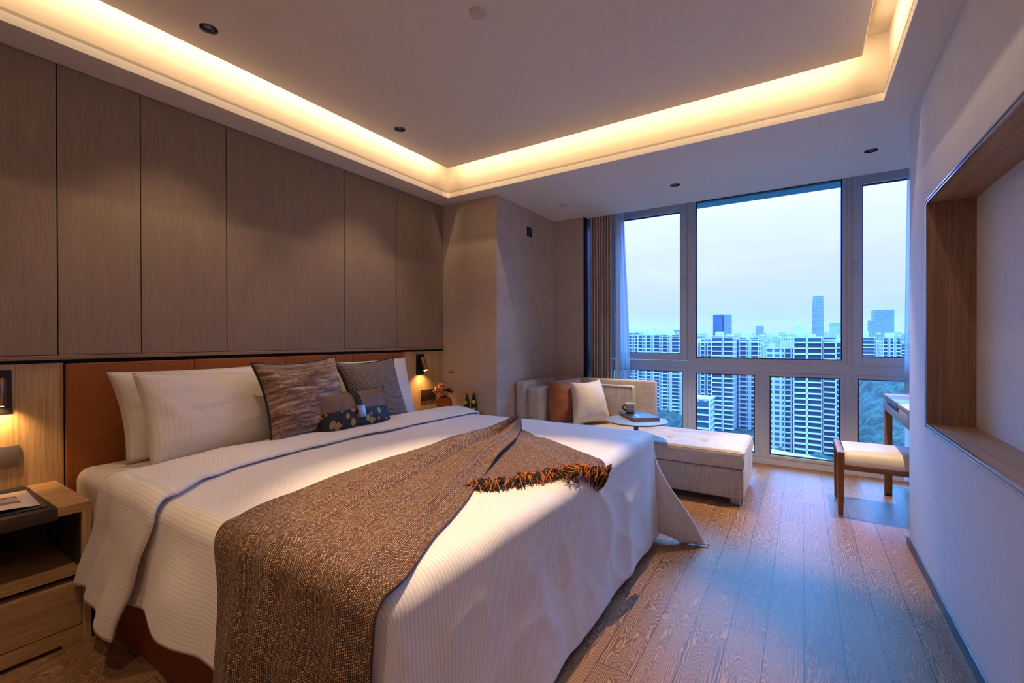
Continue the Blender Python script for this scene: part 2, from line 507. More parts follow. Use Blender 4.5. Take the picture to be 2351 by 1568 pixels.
def lumbar_mat():
    m = Mt('brown_check_and_gilt_spatter', (100, 76, 60), 0.6)
    v = m.co('UV'); sp = m.n('SeparateXYZ', {0: v})
    low = m.math('LESS_THAN', sp.outputs['Y'], 0.128)
    fa = m.math('LESS_THAN', m.math('FRACT', m.math('DIVIDE', sp.outputs['X'], 0.012)), 0.16)
    fb = m.math('LESS_THAN', m.math('FRACT', m.math('DIVIDE', sp.outputs['Y'], 0.012)), 0.16)
    chk = m.math('MAXIMUM', fa, fb)
    top = m.mix(chk, (124, 96, 76), (84, 62, 50))
    vo = m.n('TexVoronoi', {'Vector': m.n('Mapping', {'Vector': v, 'Scale': (1, 0.8, 1)}).outputs[0], 'Scale': 27.0, 'Randomness': 1.0})
    wob = noise_n(m, v, 60, 2)
    rad = m.math('MULTIPLY', m.n('SeparateColor', {0: vo.outputs['Color']})  .outputs[0], 0.66)
    spot_ = m.math('LESS_THAN', m.math('ADD', vo.outputs['Distance'], m.math('MULTIPLY', wob, 0.12)), rad)
    gold = m.mix(noise_n(m, v, 90, 4), (120, 92, 42), (206, 172, 96))
    bot = m.mix(spot_, (22, 19, 20), gold)
    m.col(m.mix(low, top, bot))
    m.t.links.new(m.math('MULTIPLY', m.math('MULTIPLY', low, spot_), 0.6), m.b.inputs['Metallic'])
    m.bump(m.math('MULTIPLY', chk, -1.0), 0.4, 0.001)
    return m.m
M['lumbar'] = lumbar_mat()

def throw_mat():
    m = Mt('brown_and_cream_chunky_weave', (110, 80, 55), 0.85)
    m.b.inputs['Sheen Weight'].default_value = 0.05
    t = m.n('TexCoord'); sp = m.n('SeparateXYZ', {0: t.outputs['UV']})
    PXs, PYs = 0.0058, 0.0047
    ry = m.math('DIVIDE', sp.outputs['X'], PYs)
    row = m.math('FLOOR', ry)
    rx = m.math('ADD', m.math('DIVIDE', sp.outputs['Y'], PXs), m.math('MULTIPLY', m.math('PINGPONG', row, 1.0), 0.5))
    u = m.math('SUBTRACT', m.math('FRACT', rx), 0.5); w = m.math('SUBTRACT', m.math('FRACT', ry), 0.5)
    d = m.math('SQRT', m.math('ADD', m.math('MULTIPLY', m.math('MULTIPLY', u, u), 1.0), m.math('MULTIPLY', m.math('MULTIPLY', w, w), 1.3)))
    dot = m.n('MapRange', {'Value': d, 'From Min': 0.46, 'From Max': 0.24}).outputs[0]
    cell = m.n('CombineXYZ', {0: m.math('FLOOR', rx), 1: row, 2: 0.0}).outputs[0]
    rnd = m.n('TexWhiteNoise', {'Vector': cell}, noise_dimensions='3D').outputs[0]
    ground = m.mix(m.math('PINGPONG', m.math('MULTIPLY', row, 0.5), 1.0), (14, 9, 8), (92, 50, 20))
    yarn = m.ramp(rnd, [(0.0, (104, 62, 34)), (0.4, (156, 116, 84)), (0.9, (208, 178, 148))])
    m.col(m.mix(dot, ground, yarn))
    m.bump(dot, 0.9, 0.002)
    return m.m
M['throw'] = throw_mat()
M['yarn_orange'] = simple('orange_yarn', (164, 88, 26), 0.85, grain=0.2)
M['yarn_black'] = simple('black_yarn', (22, 18, 20), 0.85)
M['cream_leather'] = simple('cream_seat_leather', (206, 192, 168), 0.45, grain=0.02, gs=150)
M['slate'] = simple('grey_tabletop', (128, 120, 118), 0.4, grain=0.05)
M['paper'] = simple('page_edges', (190, 170, 148), 0.8, grain=0.05, gs=400)
M['book_cover'] = simple('dark_book_cover', (40, 40, 52), 0.35, grain=0.1)
M['socket'] = simple('dark_socket_plate', (40, 34, 30), 0.4)
M['hole'] = simple('socket_slot', (6, 5, 5), 0.8)
M['switch'] = simple('dark_switch_plate', (66, 52, 44), 0.35, 0.3)
M['green_glass'] = Mt('green_bottle_glass', (10, 92, 30), 0.05, **{'Transmission_Weight': 0.75, 'IOR': 1.45, 'Specular_IOR_Level': 0.6}).m
M['amber_glass'] = Mt('amber_vase_glass', (178, 108, 20), 0.04, **{'Transmission_Weight': 0.9, 'IOR': 1.4}).m
M['gold_cap'] = simple('gold_cap', (200, 150, 40), 0.35, 0.6)
M['label_y'] = simple('yellow_label', (206, 184, 40), 0.5, grain=0.1, gs=120)
M['label_w'] = simple('pale_green_emblem', (150, 196, 170), 0.5, grain=0.3, gs=200)
M['petal_peach'] = simple('peach_petal', (222, 150, 112), 0.6, grain=0.15, gs=60)
M['petal_mauve'] = simple('mauve_petal', (130, 88, 84), 0.6, grain=0.2, gs=60)
M['butterfly'] = simple('orange_bloom', (150, 76, 36), 0.6, grain=0.3, gs=80)
M['wire'] = simple('silver_wire', (190, 185, 178), 0.3, 0.8)

def downlight_mat():
    m = Mt('faceted_reflector', (150, 148, 158), 0.2, 0.95)
    return m.m
M['reflector'] = downlight_mat()

# ------------------------------------------------------------------ room shell
XL, XR, YN, YW, ZC = -2.86, 0.518, -0.80, 4.885, 2.45
def struct(name, bm, mat, parent=None, **k):
    o = link(name, bm, mat, parent, **k)
    if parent is None: o['kind'] = 'structure'
    return o

bm = B(); box(bm, -3.05, 1.7, -0.95, 5.12, -0.12, 0.0)
struct('floor', bm, M['floor'])

# ceiling: soffit ring with a lit tray
bm = B()
T = 0.04
box(bm, -3.05, 1.7, TY1, 4.38, ZC, ZC + T)
ceil = struct('ceiling', bm, M['ceiling'])
bm = B()
box(bm, -3.05, TX0, YN - .15, TY1, ZC, ZC + T)
box(bm, TX1, 1.7, YN - .15, TY1, ZC, ZC + T)
box(bm, TX0, TX1, YN - .15, TY0, ZC, ZC + T)
box(bm, -3.05, 1.7, 4.38, 4.41, ZC, 2.78)        # pocket face above the curtains
link('soffit', bm, M['ceiling'], ceil)
bm = B()                                          # lip, ledge and upright of the cove
LP, S = 0.055, 0.022
a0, a1, b0, b1 = TX0 - S, TX1 + S, TY0 - S, TY1 + S
for (x0, x1, y0, y1) in ((a0, TX0, b0, b1), (TX1, a1, b0, b1), (TX0, TX1, TY1, b1), (TX0, TX1, b0, TY0)):
    box(bm, x0, x1, y0, y1, ZC + T + .0005, ZC + LP)
a0, a1, b0, b1 = TX0 - S, TX1 + S, TY0 - S, TY1 + S
for (x0, x1, y0, y1) in ((a0 - .02, a0, b0 - .02, b1 + .02), (a1, a1 + .02, b0 - .02, b1 + .02), (a0, a1, b1, b1 + .02), (a0, a1, b0 - .02, b0)):
    box(bm, x0, x1, y0, y1, ZC + T + .0005, 2.82)
box(bm, -3.05, 1.7, -0.95, 5.12, 2.82, 2.9)       # slab above
link('cove', bm, M['cove'], ceil)
# hung panel with round cut-outs would hold the fittings; built as one thin slab
bm = B(); box(bm, PX0, PX1, PY0, PY1, 2.66, 2.70, bev=0.004, seg=1)
link('hung_panel', bm, M['ceiling'], ceil, smooth=True, angle=35)

# headboard wall: backing, upper cloth panels, ledge, lower oak panels
bm = B(); box(bm, -3.05, XL - .012, -0.95, 3.25, 0, 2.82)
wl = struct('wall_left', bm, M['gap'])
seams = [-0.80, 0.150, 0.613, 0.923, 1.334, 2.150, 2.663, 3.245]
for a, b in zip(seams, seams[1:]):
    boxo('wall_panel', (XL - .02, XL, a + .002, b - .002, 1.118, 2.447), M['panel'], wl, bev=.0015, seg=1)
bm = B(); box(bm, XL - .02, XL + .012, YN, 3.245, 1.097, 1.116, bev=.002, seg=1)
link('ledge', bm, M['oak_shelf'], wl, smooth=True, angle=35)
for a, b in ((-0.80, 0.632), (2.735, 3.245)):
    boxo('oak_panel', (XL - .02, XL - .002, a + .0015, b - .0015, 0.0, 1.082), M['oak_v'], wl, bev=.001, seg=1)

# window-side corner: pier and alcove
bm = B(); box(bm, -3.05, -2.245, 3.247, 5.12, 0, ZC)
struct('wall_pier', bm, M['wall_fabric_x'])
bm = B(); box(bm, -2.243, -1.905, 4.335, 5.12, 0, ZC)
struct('wall_alcove', bm, M['wall_fabric_x'])
bm = B(); box(bm, -1.905, -1.895, 4.337, 4.405, 0, ZC); box(bm, -1.903, -1.895, 4.405, 4.86, 0, ZC)
struct('trim_1', bm, M['black'])
bm = B(); box(bm, -3.05, 1.7, 4.95, 5.15, 2.58, 2.9); box(bm, -1.9, 1.7, 4.95, 5.15, -0.12, 0.0)
struct('wall_window', bm, simple('grey_outer_render', (120, 130, 140), 0.8))
bm = B(); box(bm, -3.05, 1.7, -0.95, YN, 0, 2.82)
struct('wall_rear', bm, M['wall_fabric_x'])
bm = B(); box(bm, 1.55, 1.7, YN, 5.12, 0, 2.82)
struct('wall_far_right', bm, M['wall_fabric'])

# television wall with its niche
NZ0, NZ1, NY1, ND = 0.747, 1.866, 2.985, 0.172
NY0 = 0.55
bm = B()
box(bm, XR, 0.74, NY1, 3.406, 0, ZC); box(bm, XR, 0.74, YN, NY0, 0, ZC)
box(bm, XR, 0.74, NY0, NY1, 0, NZ0); box(bm, XR, 0.74, NY0, NY1, NZ1, ZC)
box(bm, XR + ND + .012, 0.74, NY0, NY1, NZ0, NZ1)
wr = struct('wall_right', bm, M['tv_fabric'])
bm = B()   # niche lining
box(bm, XR - .002, XR + ND, NY1 - .022, NY1, NZ0, NZ1)
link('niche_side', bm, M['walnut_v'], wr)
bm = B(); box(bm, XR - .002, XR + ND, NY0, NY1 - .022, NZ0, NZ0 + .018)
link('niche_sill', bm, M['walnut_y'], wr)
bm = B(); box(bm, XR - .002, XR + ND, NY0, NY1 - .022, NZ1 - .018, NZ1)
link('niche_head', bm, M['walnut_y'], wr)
bm = B(); box(bm, XR + ND, XR + ND + .01, NY0, NY1 - .022, NZ0 + .018, NZ1 - .018)
link('niche_back', bm, M['tv_fabric'], wr)
bm = B()   # slim metal edging, two lines with a groove
for d, w in ((0.0, .006), (0.015, .006)):
    box(bm, XR - .007, XR + .001, NY1 - d - w, NY1 - d, NZ0 + d, NZ1 - d)
    box(bm, XR - .007, XR + .001, NY0 + d, NY1 - d, NZ0 + d, NZ0 + d + w)
    box(bm, XR - .007, XR + .001, NY0 + d, NY1 - d, NZ1 - d - w, NZ1 - d)
link('niche_edging', bm, M['bright_metal'], wr)
bm = B(); box(bm, XR - .010, XR - .0005, YN, 3.414, 0.0, 0.046); box(bm, XR - .0005, 0.74, 3.4065, 3.414, 0.0, 0.046)
struct('baseboard_right', bm, simple('dark_bronze_baseboard', (54, 46, 50), 0.35, 0.4))
bm = B(); box(bm, XR - .004, XR - .0005, YN, 3.41, 0.046, 0.052)
struct('trim_2', bm, M['bright_metal'])

# window
win = empty('window_1', (0, YW, 0), kind='structure')
WX0, WX1 = -1.9, 1.55
bm = B()
FY0, FY1 = 0.0, 0.065
def wb(x0, x1, z0, z1, y0=FY0, y1=FY1, bev=.003):
    box(bm, x0, x1, y0, y1, z0, z1, bev=bev, seg=1)
wb(WX0, WX1, 0.0, 0.066); wb(WX0, WX1, 2.594, 2.75)
wb(WX0, WX1, 0.868, 0.9635)                 # transom
wb(-0.995, -0.944, 0.066, 0.868); wb(-0.995, -0.944, 0.9635, 2.594); wb(0.328, 0.366, 0.9635, 2.594)
wb(-0.352, -0.285, 0.066, 0.868); wb(0.312, 0.376, 0.066, 0.868)
wb(WX0, WX0 + .06, 0.066, 0.868); wb(WX1 - .06, WX1, 0.066, 0.868)
wb(WX0, WX0 + .06, 0.9635, 2.594); wb(WX1 - .06, WX1, 0.9635, 2.594)
link('window_frame', bm, M['frame'], win, smooth=True, angle=35)
def sash(gx0, gx1, gz0, gz1, w, out=0.012, name='sash', wt=None, wbm=None):
    """frame of width w around the glass opening gx0..gx1, gz0..gz1"""
    wt = wt if wt is not None else w; wbm = wbm if wbm is not None else w
    b = B()
    y0, y1 = -out, 0.05
    box(b, gx0 - w, gx0, y0, y1, gz0 - wbm, gz1 + wt, bev=.004, seg=1); box(b, gx1, gx1 + w, y0, y1, gz0 - wbm, gz1 + wt, bev=.004, seg=1)
    box(b, gx0 - .001, gx1 + .001, y0 + .0005, y1, gz0 - wbm, gz0, bev=.004, seg=1); box(b, gx0 - .001, gx1 + .001, y0 + .0005, y1, gz1, gz1 + wt, bev=.004, seg=1)
    s = link(name, b, M['frame'], win, smooth=True, angle=35)
    b = B(); g = .007
    box(b, gx0, gx0 + g, .012, .045, gz0, gz1); box(b, gx1 - g, gx1, .012, .045, gz0, gz1)
    box(b, gx0, gx1, .012, .045, gz0, gz0 + g); box(b, gx0, gx1, .012, .045, gz1 - g, gz1)
    link('gasket', b, M['gasket'], s)
    b = B(); box(b, gx0 + .002, gx1 - .002, .028, .032, gz0 + .002, gz1 - .002)
    link('pane', b, M['glass'], s)
    return s
sL = sash(-1.76, -1.063, 1.035, 2.507, .068, .02, wt=.09)
sM = sash(-0.913, 0.294, 0.995, 2.585, .036, .004, wbm=.032, wt=.012)
sR = sash(0.433, 1.40, 1.025, 2.507, .068, .02, wt=.09)
sash(-1.80, -1.037, 0.095, 0.850, .042, .004)
sash(-0.914, -0.380, 0.095, 0.840, .032, .004)
sash(-0.256, 0.282, 0.095, 0.835, .032, .004)
sash(0.407, 1.42, 0.080, 0.835, .034, .004)
for px, pz, par in ((-1.020, 1.75, sL), (0.385, 1.765, sR)):
    b = B(); box(b, px - .016, px + .016, -.034, -.020, pz - .075, pz + .075, bev=.004, seg=2)
    box(b, px - .009, px + .009, -.060, -.030, pz + .035, pz + .055, bev=.003)
    tube(b, [(px, -.056, pz + .05), (px + .003, -.060, pz), (px + .012, -.062, pz - .065)], .008, 8)
    link('window_handle', b, M['frame'], par, smooth=True, angle=40)

# ------------------------------------------------------------------ curtains
def curtain(name, x0, x1, yc, amp, folds, z0, z1, mat, label, lean=None, th=0.002, seed=1, endw=0.0):
    n, k = folds * 10, 26
    P, UV = [], []
    for j in range(k + 1):
        z = z1 + (z0 - z1) * j / k
        row, uvr = [], []
        for i in range(n + 1):
            t = i / n
            sh = (lean(t, (z1 - z) / (z1 - z0)) if lean else 0.0)
            x = x0 + (x1 - x0) * t + sh + 0.004 * noise.noise(Vector((t * 9, z * 1.1, seed)))
            y = yc + amp * math.sin(2 * PI * folds * t + 0.5 * noise.noise(Vector((t * 4, z * .7, seed + 3)))) * (1 + .25 * noise.noise(Vector((t * 6, z, seed + 8))))
            row.append(Vector((x, y, z))); uvr.append((x * 2, z))
        P.append(row); UV.append(uvr)
    b = B(); grid_mesh(b, P, UV)
    o = link(name, b, mat, None, smooth=True)
    solidify(o, th, 0)
    tag(o, label, 'curtain')
    return o
curtain('curtain', -1.875, -1.640, 4.452, 0.034, 8, 0.012, 2.72, M['curtain'], 'taupe pleated blackout curtain gathered in the corner beside the sofa back')
curtain('sheer_curtain', -1.66, -1.585, 4.66, 0.035, 3, 0.02, 2.72, M['sheer'], 'translucent white sheer curtain at the left edge of the window',
        lean=lambda t, h: 0.06 * t * smooth01(h * 1.5))
curtain('sheer_curtain', 0.70, 0.98, 4.70, 0.04, 5, 0.05, 2.72, M['sheer'], 'translucent white sheer curtain at the right edge of the window beyond the desk',
        lean=lambda t, h: -0.015 * (1 - t) * smooth01(h * 1.5), seed=5)
# edge of the second drape layer in darker shadow
b = B(); box(b, -1.615, -1.600, 4.46, 4.60, 0.012, 2.72, bev=.005)

o = link('curtain', b, M['curtain'], None, smooth=True, angle=35)
tag(o, 'narrow straight leading edge of the taupe curtain next to the left sheer', 'curtain')

# ------------------------------------------------------------------ ceiling fittings
DL_LABELS = ['dark recessed downlight nearest the top left corner of the ceiling', 'dark recessed downlight in the hung ceiling above the headboard, nearer the window',
             'recessed downlight above the middle of the bed', 'small recessed downlight in the lowered ceiling above the round side table', 'small recessed downlight in the lowered ceiling above the stool',
             'added unseen fill downlight above the near side of the bed', 'added unseen fill downlight above the camera corner of the room']
def make_downlight(x, y, z, label):
    r = 0.036
    t = empty('downlight', (x, y, z), label, 'ceiling light', 'recessed ceiling downlights')
    b = B()
    lathe(b, [(r + .003, 0.0), (r + .003, -.0015), (r, -.0015), (r - .001, .004)], 40, cap=False)
    link('trim_ring', b, M['black'], t, smooth=True, angle=35)
    b = B()
    lathe(b, [(r - .001, .004), (r * .86, .018), (r * .6, .034), (r * .45, .04)], 24, cap=False)
    link('reflector', b, M['reflector'], t)
    b = B(); lathe(b, [(r * .5, .0405), (r * .5, .042)], 24)
    link('lens', b, M['black'], t)
    return t
# round holes for the fittings
def apply_holes(o, lst):
    b = B()
    for (x, y, z) in lst:
        lathe(b, [(0.0362, z - .02), (0.0362, z + .1)], 40, (x, y, 0))
    bmesh.ops.recalc_face_normals(b, faces=b.faces)
    me = bpy.data.meshes.new('cutter'); b.to_mesh(me); b.free()
    co = bpy.data.objects.new('cutter', me); C.objects.link(co)
    md = o.modifiers.new('holes', 'BOOLEAN'); md.object = co; md.operation = 'DIFFERENCE'; md.solver = 'EXACT'
    bpy.context.view_layer.update()
    dg = bpy.context.evaluated_depsgraph_get()
    nm = bpy.data.meshes.new_from_object(o.evaluated_get(dg))
    o.modifiers.clear(); o.data = nm
    bpy.data.objects.remove(co)
# the soffit boxes overlap only at faces, so cut the far strip on its own
apply_holes(bpy.data.objects['hung_panel'], [s[:3] for s in SPOTS if s[2] > 2.6])
apply_holes(ceil, [s[:3] for s in SPOTS if s[2] < 2.6])
for s_, lb in zip(SPOTS, DL_LABELS):
    make_downlight(s_[0], s_[1], s_[2], lb)

def detector(x, y, z, r, label):
    t = empty('smoke_detector', (x, y, z), label, 'smoke detector')
    b = B(); lathe(b, [(r * .2, -.010), (r * .92, -.009), (r, -.006), (r, 0)], 48)
    link('cover', b, M['plastic_white'], t, smooth=True, angle=35)
detector(-1.231, 1.636, 2.66, 0.040, 'round white flush cover disc in the middle of the hung ceiling')
detector(-1.893, 3.843, ZC, 0.040, 'round white flush cover disc in the lowered ceiling near the curtain')

# thermostat plate on the pier
t = empty('wall_plate', (-2.245, 3.809, 2.235), 'small black rectangular plate high on the wall pier near the window', 'wall plate')
boxo('plate', (0, .008, -.046, .046, -.046, .046), M['black'], t, bev=.002)
boxo('cover', (.008, .011, -.036, .036, -.036, .036), simple('black_plastic', (28, 28, 32), 0.35), t, bev=.001)

# ------------------------------------------------------------------ headboard
hb = empty('headboard', (XL, 1.68, 0), 'burnt orange upholstered headboard panels on the wall behind the bed', 'headboard')
hs = [0.633, 1.155, 1.679, 2.205, 2.733]
for a, b_ in zip(hs, hs[1:]):
    boxo('upholstered_panel', (-.006, .022, a - 1.68 + .0015, b_ - 1.68 - .0015, .30, 1.078), M['orange_leather'], hb, bev=.006, seg=3)

# ------------------------------------------------------------------ wall reading lamps and switch plates
def sconce(y, label, tilt):
    t = empty('reading_lamp', (XL, y, 0.965), label, 'wall lamp')
    boxo('backplate', (-.004, .008, -.046, .046, -.093, .093), M['black'], t, bev=.004)
    b = B(); lathe(b, [(.0215, -.058), (.0225, -.054), (.0225, .052), (.019, .058)], 28, (0, 0, 0))
    h = link('lamp_head', b, M['bronze'], t, smooth=True, angle=35)
    h.location = (.048, 0.0, .005); h.rotation_euler = (0, R(tilt), 0)
    b = B(); lathe(b, [(.016, -.0600), (.016, -.0585)], 24)
    em = Mt('lit_lens', (255, 220, 170), .4); em.b.inputs['Emission Color'].default_value = (1, .62, .25, 1); em.b.inputs['Emission Strength'].default_value = 12
    link('lens', b, em.m, h)
    b = B(); tube(b, [(.006, 0, .045), (.045, 0, .045)], .007, 10)
    link('pivot', b, M['black'], t, smooth=True)
    d = Matrix.Rotation(R(tilt), 4, 'Y') @ Vector((0, 0, -1))
    p = Vector((XL + .048, y, .970)) + d * .064
    spot('reading_lamp_bulb', p, (d.x - .55, d.y, d.z), 5.0, (1.0, .56, .2), 120, 0.9, 0.01)
sconce(0.422, 'bronze reading lamp on a black backplate lit above the near nightstand', 0)
sconce(2.932, 'bronze reading lamp on a black backplate lit beside the far side of the bed', -22)
def plate(y0, y1, z0, z1, mat, label, btn):
    t = empty('switch_plate', (XL, (y0 + y1) / 2, (z0 + z1) / 2), label, 'switch')
    hy, hz = (y1 - y0) / 2, (z1 - z0) / 2
    boxo('plate', (-.003, .008, -hy, hy, -hz, hz), mat, t, bev=.001)
    for i in range(btn):
        yy = hy * (.35 + .3 * (i % 2)); zz = hz * (-.4 + .5 * (i // 2))
        boxo('button', (.0078, .0092, yy - .006, yy + .006, zz - .006, zz + .006), M['black'], t)
plate(0.30, 0.489, 0.647, 0.733, M['steel'], 'brushed steel switch plate on the oak panel above the near nightstand', 0)
plate(2.943, 3.130, 0.635, 0.733, M['switch'], 'dark brown switch plate with small buttons above the far nightstand', 4)

# ------------------------------------------------------------------ nightstands
def nightstand(y0, y1, near, label):
    """y0..y1 along the wall; origin at the wall foot"""
    t = empty('nightstand', (XL, (y0 + y1) / 2, 0), label, 'nightstand')
    h = (y1 - y0) / 2; D = .480; T_ = .548; p = .026
    boxo('top_board', (0, D, -h, h, T_ - .036, T_), M['oak_x'], t, bev=.0015, seg=1)
    s = 1 if near else -1
    # leather runner wrapped over the top and its front edge
    e0, e1 = (-h - .001, h - .095) if near else (-h + .12, h - .12)
    if near:
        boxo('leather_runner', (-.0005, D + .003, e0, e1, T_ - .046, T_ + .0015), M['dark_leather'], t, bev=.002)
    else:
        boxo('leather_runner', (-.0005, D + .003, e0, e1, T_ - .040, T_ + .0015), M['dark_leather'], t, bev=.002)
    for sy in (-1, 1):
        boxo('side_panel', (0, D, min(sy * h, sy * (h - p)), max(sy * h, sy * (h - p)), 0.0, T_ - .036), M['oak_v'], t, bev=.0015, seg=1)
    boxo('back_panel', (0, .012, -h + p, h - p, .03, T_ - .036), M['dark_leather'] if False else simple('dark_stained_back', (70, 52, 42), .6), t)
    boxo('shelf', (.012, D - .006, -h + p, h - p, .272, .290), M['oak_x'], t)
    boxo('inner_lining', (.012, D - .02, h - p - .004, h - p, .290, T_ - .036), simple('dark_lining', (58, 44, 38), .6), t)
    b = B(); box(b, .012, D - .05, -h + p, h - p, .245, .272); 
    link('finger_recess', b, M['black'], t)
    d = boxo('drawer', (.05, D - .001, -h + p + .003, h - p - .003, .074, .246), M['oak_x'], t, bev=.0015, seg=1)
    boxo('bottom_rail', (.02, D, -h + p, h - p, .018, .070), M['oak_x'], t)
    for sy in (-1, 1):
        boxo('foot', (0.02, D, min(sy * (h - p), sy * (h - .085)), max(sy * (h - p), sy * (h - .085)), 0.0, .018), M['oak_x'], t)
    if near:
        so = boxo('socket_plate', (.012, .020, h - .135 - .115, h - .135, .29, .385), M['socket'], t, bev=.001)
        for iy in range(3):
            for iz in (0, 1):
                yc, zc = h - .135 - .03 - .032 * iy, .315 + .042 * iz
                for q in (-.0065, .0045):
                    boxo('slot', (.0195, .0206, yc + q - .0015, yc + q + .0015, zc - .006, zc + .006), M['hole'], so)
    return t
nightstand(0.06, 0.602, True, 'oak nightstand with open shelf, drawer and dark leather runner, nearest the camera')
nightstand(2.79, 3.238, False, 'oak nightstand mostly hidden behind the far side of the bed')
t = empty('magazine', (-2.60, 0.36, 0.5497), 'open printed magazine page with furniture picture on a dark folder on the near nightstand', 'magazine')
t.rotation_euler.z = R(-3)
b = B(); box(b, -.20, .175, -.18, .135, 0, .006, bev=.001, seg=1); link('folder', b, M['book_cover'], t, smooth=True, angle=35)
n = 16; P = []; UVp = []
for i in range(n + 1):
    u = i / n
    P.append([Vector((-.14 + .29 * u + .010 * math.sin(v_ / 8 * PI), -.17 + .29 * v_ / 8, .008 + .010 * math.sin(PI * v_ / 8) * (.3 + u))) for v_ in range(9)])
    UVp.append([(v_ / 8, u) for v_ in range(9)])
pm = Mt('printed_page', (214, 198, 184), .5)
v_ = pm.co('UV'); sp_ = pm.n('SeparateXYZ', {0: v_})
inx = pm.math('MULTIPLY', pm.math('GREATER_THAN', sp_.outputs['X'], .12), pm.math('LESS_THAN', sp_.outputs['X'], .86))
iny = pm.math('MULTIPLY', pm.math('GREATER_THAN', sp_.outputs['Y'], .28), pm.math('LESS_THAN', sp_.outputs['Y'], .72))
bk = pm.n('TexBrick', {'Vector': pm.co('UV', scale=(2, 2.4, 1)), 'Scale': 1.0, 'Color1': lin((110, 84, 76)), 'Color2': lin((190, 170, 156)), 'Mortar': lin((200, 184, 170)), 'Mortar Size': .05, 'Brick Width': .9, 'Row Height': .45}).outputs[0]
pm.col(pm.mix(pm.math('MULTIPLY', inx, iny), (216, 200, 188), bk))
b = B(); grid_mesh(b, P, UVp, flip=False); pg = link('page', b, pm.m, t, smooth=True); solidify(pg, .002, 0)

# ------------------------------------------------------------------ bed
BX0, BX1, BY0, BY1, BZ = -2.835, -0.79, 0.655, 2.720, 0.598
bed = empty('bed', (BX0, (BY0 + BY1) / 2, 0), 'king bed with burnt orange leather base and white mattress', 'bed')
hw = (BY1 - BY0) / 2
boxo('bed_base', (.02, BX1 - BX0 - .06, -hw + .01, hw - .01, .0, .33), M['base_leather'], bed, bev=.012, seg=3)
boxo('mattress', (.004, BX1 - BX0 - .01, -hw, hw, .32, BZ), M['sheet'], bed, bev=.055, seg=6)

# duvet -----------------------------------------------------------
RR = 0.055
DS0 = -2.40                      # pillow-side edge of the duvet
SX = BX1 - .01 - RR + .055        # where the foot edge starts to roll over
TYn = BY0 + RR - .02             # near roll start
TYf = BY1 - RR + .02             # far roll start
ZT = BZ + .030
def roll(a, rr=RR, flare=0.06):
    """arc length past the roll start -> (outward, down)"""
    if a <= 0: return 0.0, 0.0
    q = rr * PI / 2
    if a < q: th = a / rr; return rr * math.sin(th), rr * (1 - math.cos(th))
    d = a - q
    return rr + flare * d, rr + d * math.sqrt(1 - flare * flare)
def ridge(x, y, z=0.0):
    return max(0.0, 1 - 2.2 * abs(noise.noise(Vector((x, y, z))))) ** 3
def duvet_pt(s, t, lift=0.0, ext=0.0):
    """s: X before rolling (past SX is the foot drop), t: Y before rolling. returns point and outward normal-ish offset applied"""
    a = s - SX - ext
    bn = TYn - t; bf = t - TYf
    sgn = -1 if bn > 0 else (1 if bf > 0 else 0)
    b_ = max(bn, bf, 0.0)
    # soft undulation of the top
    w = .004 * ridge(s * 2.2 + t * .5, t * 1.8, 2) + 0.010 * fbm(s * 1.0, t * 1.0, 3.1, 1.7, 3) + 0.004 * fbm(s, t, 9.0, 6.0, 2)
    top = ZT + w + lift
    edge_puff = 0.0
    if a > 0 and b_ > 0:
        ph = math.atan2(b_, a); r = math.hypot(a, b_)
        r = r * (1 - 0.05 * math.sin(2 * ph))
        o_, dn = roll(r)
        ox, oy = o_ * math.cos(ph), o_ * math.sin(ph)
        k = smooth01(r / 0.6) * r
        if sgn > 0:      # far corner: the corner swings out as a flap in front of the sofa
            tip = max(0.0, 1 - abs(ph - PI / 4) / (PI / 4)) ** 1.25
            ox += k * (0.40 * tip) ; oy += k * (0.02 * tip)
            cr = math.exp(-((ph - 0.16) / 0.12) ** 2)
            ox -= 0.05 * k * cr * 2; oy += .02 * k * cr
            dn *= 0.99
        else:
            tip = max(0.0, 1 - abs(ph - PI / 4) / (PI / 4)) ** 1.1
            ox += k * 0.14 * tip; oy += k * 0.14 * tip
        x = SX + ox; y = (TYf + oy) if sgn > 0 else (TYn - oy)
        z = top - dn
    elif a > 0:
        o_, dn = roll(a)
        hang = max(0.0, dn - RR)
        fold = (0.009 * fbm(t * 1.0, dn * .35, 1.0, 3.3, 3) + .002 * math.sin(t * 21 + 3 * noise.noise(Vector((t * 2, 0, 0))))) * smooth01(hang / .25)
        fold += (.007 * ridge(t * 2.1 + .8 * dn, dn * 2.6 - t * .7, 4) + .004 * ridge(t * 4.3 - dn, dn * 4.0 + t, 11)) * smooth01(hang / .12) * smooth01((2.7 - t) / .3)
        x = SX + o_ + fold + lift; y = t; z = top - dn
    elif b_ > 0:
        o_, dn = roll(b_, flare=0.14)
        hang = max(0.0, dn - RR)
        fold = (0.020 * fbm(s, dn * .4, 5.0, 2.6, 3) + .006 * math.sin(s * 15 + dn * 3)) * smooth01(hang / .2) * 1.6
        y = (TYn - o_ - fold - lift) if sgn < 0 else (TYf + o_ + fold + lift)
        x = s; z = top - dn
    else:
        x, y, z = s, t, top
    if z < 0.012 + lift: z = 0.012 + lift + 0.02 * noise.noise(Vector((s * 9, t * 9, 0)))
    return Vector((x, y, z))
FD, ND_, FDf = 0.625, 0.385, 0.54           # cloth lengths of the drops: foot, near side, far side
def lenfun(t): return FD
NS, NT = 150, 190
P, UV = [], []
def frange(a, b, n): return [a + (b - a) * i / n for i in range(n + 1)]
ss = frange(DS0, SX, 84) + frange(SX, SX + FD, 66)[1:]
tt = frange(TYn - ND_, TYn, 46) + frange(TYn, TYf, 84)[1:] + frange(TYf, TYf + FDf, 50)[1:]
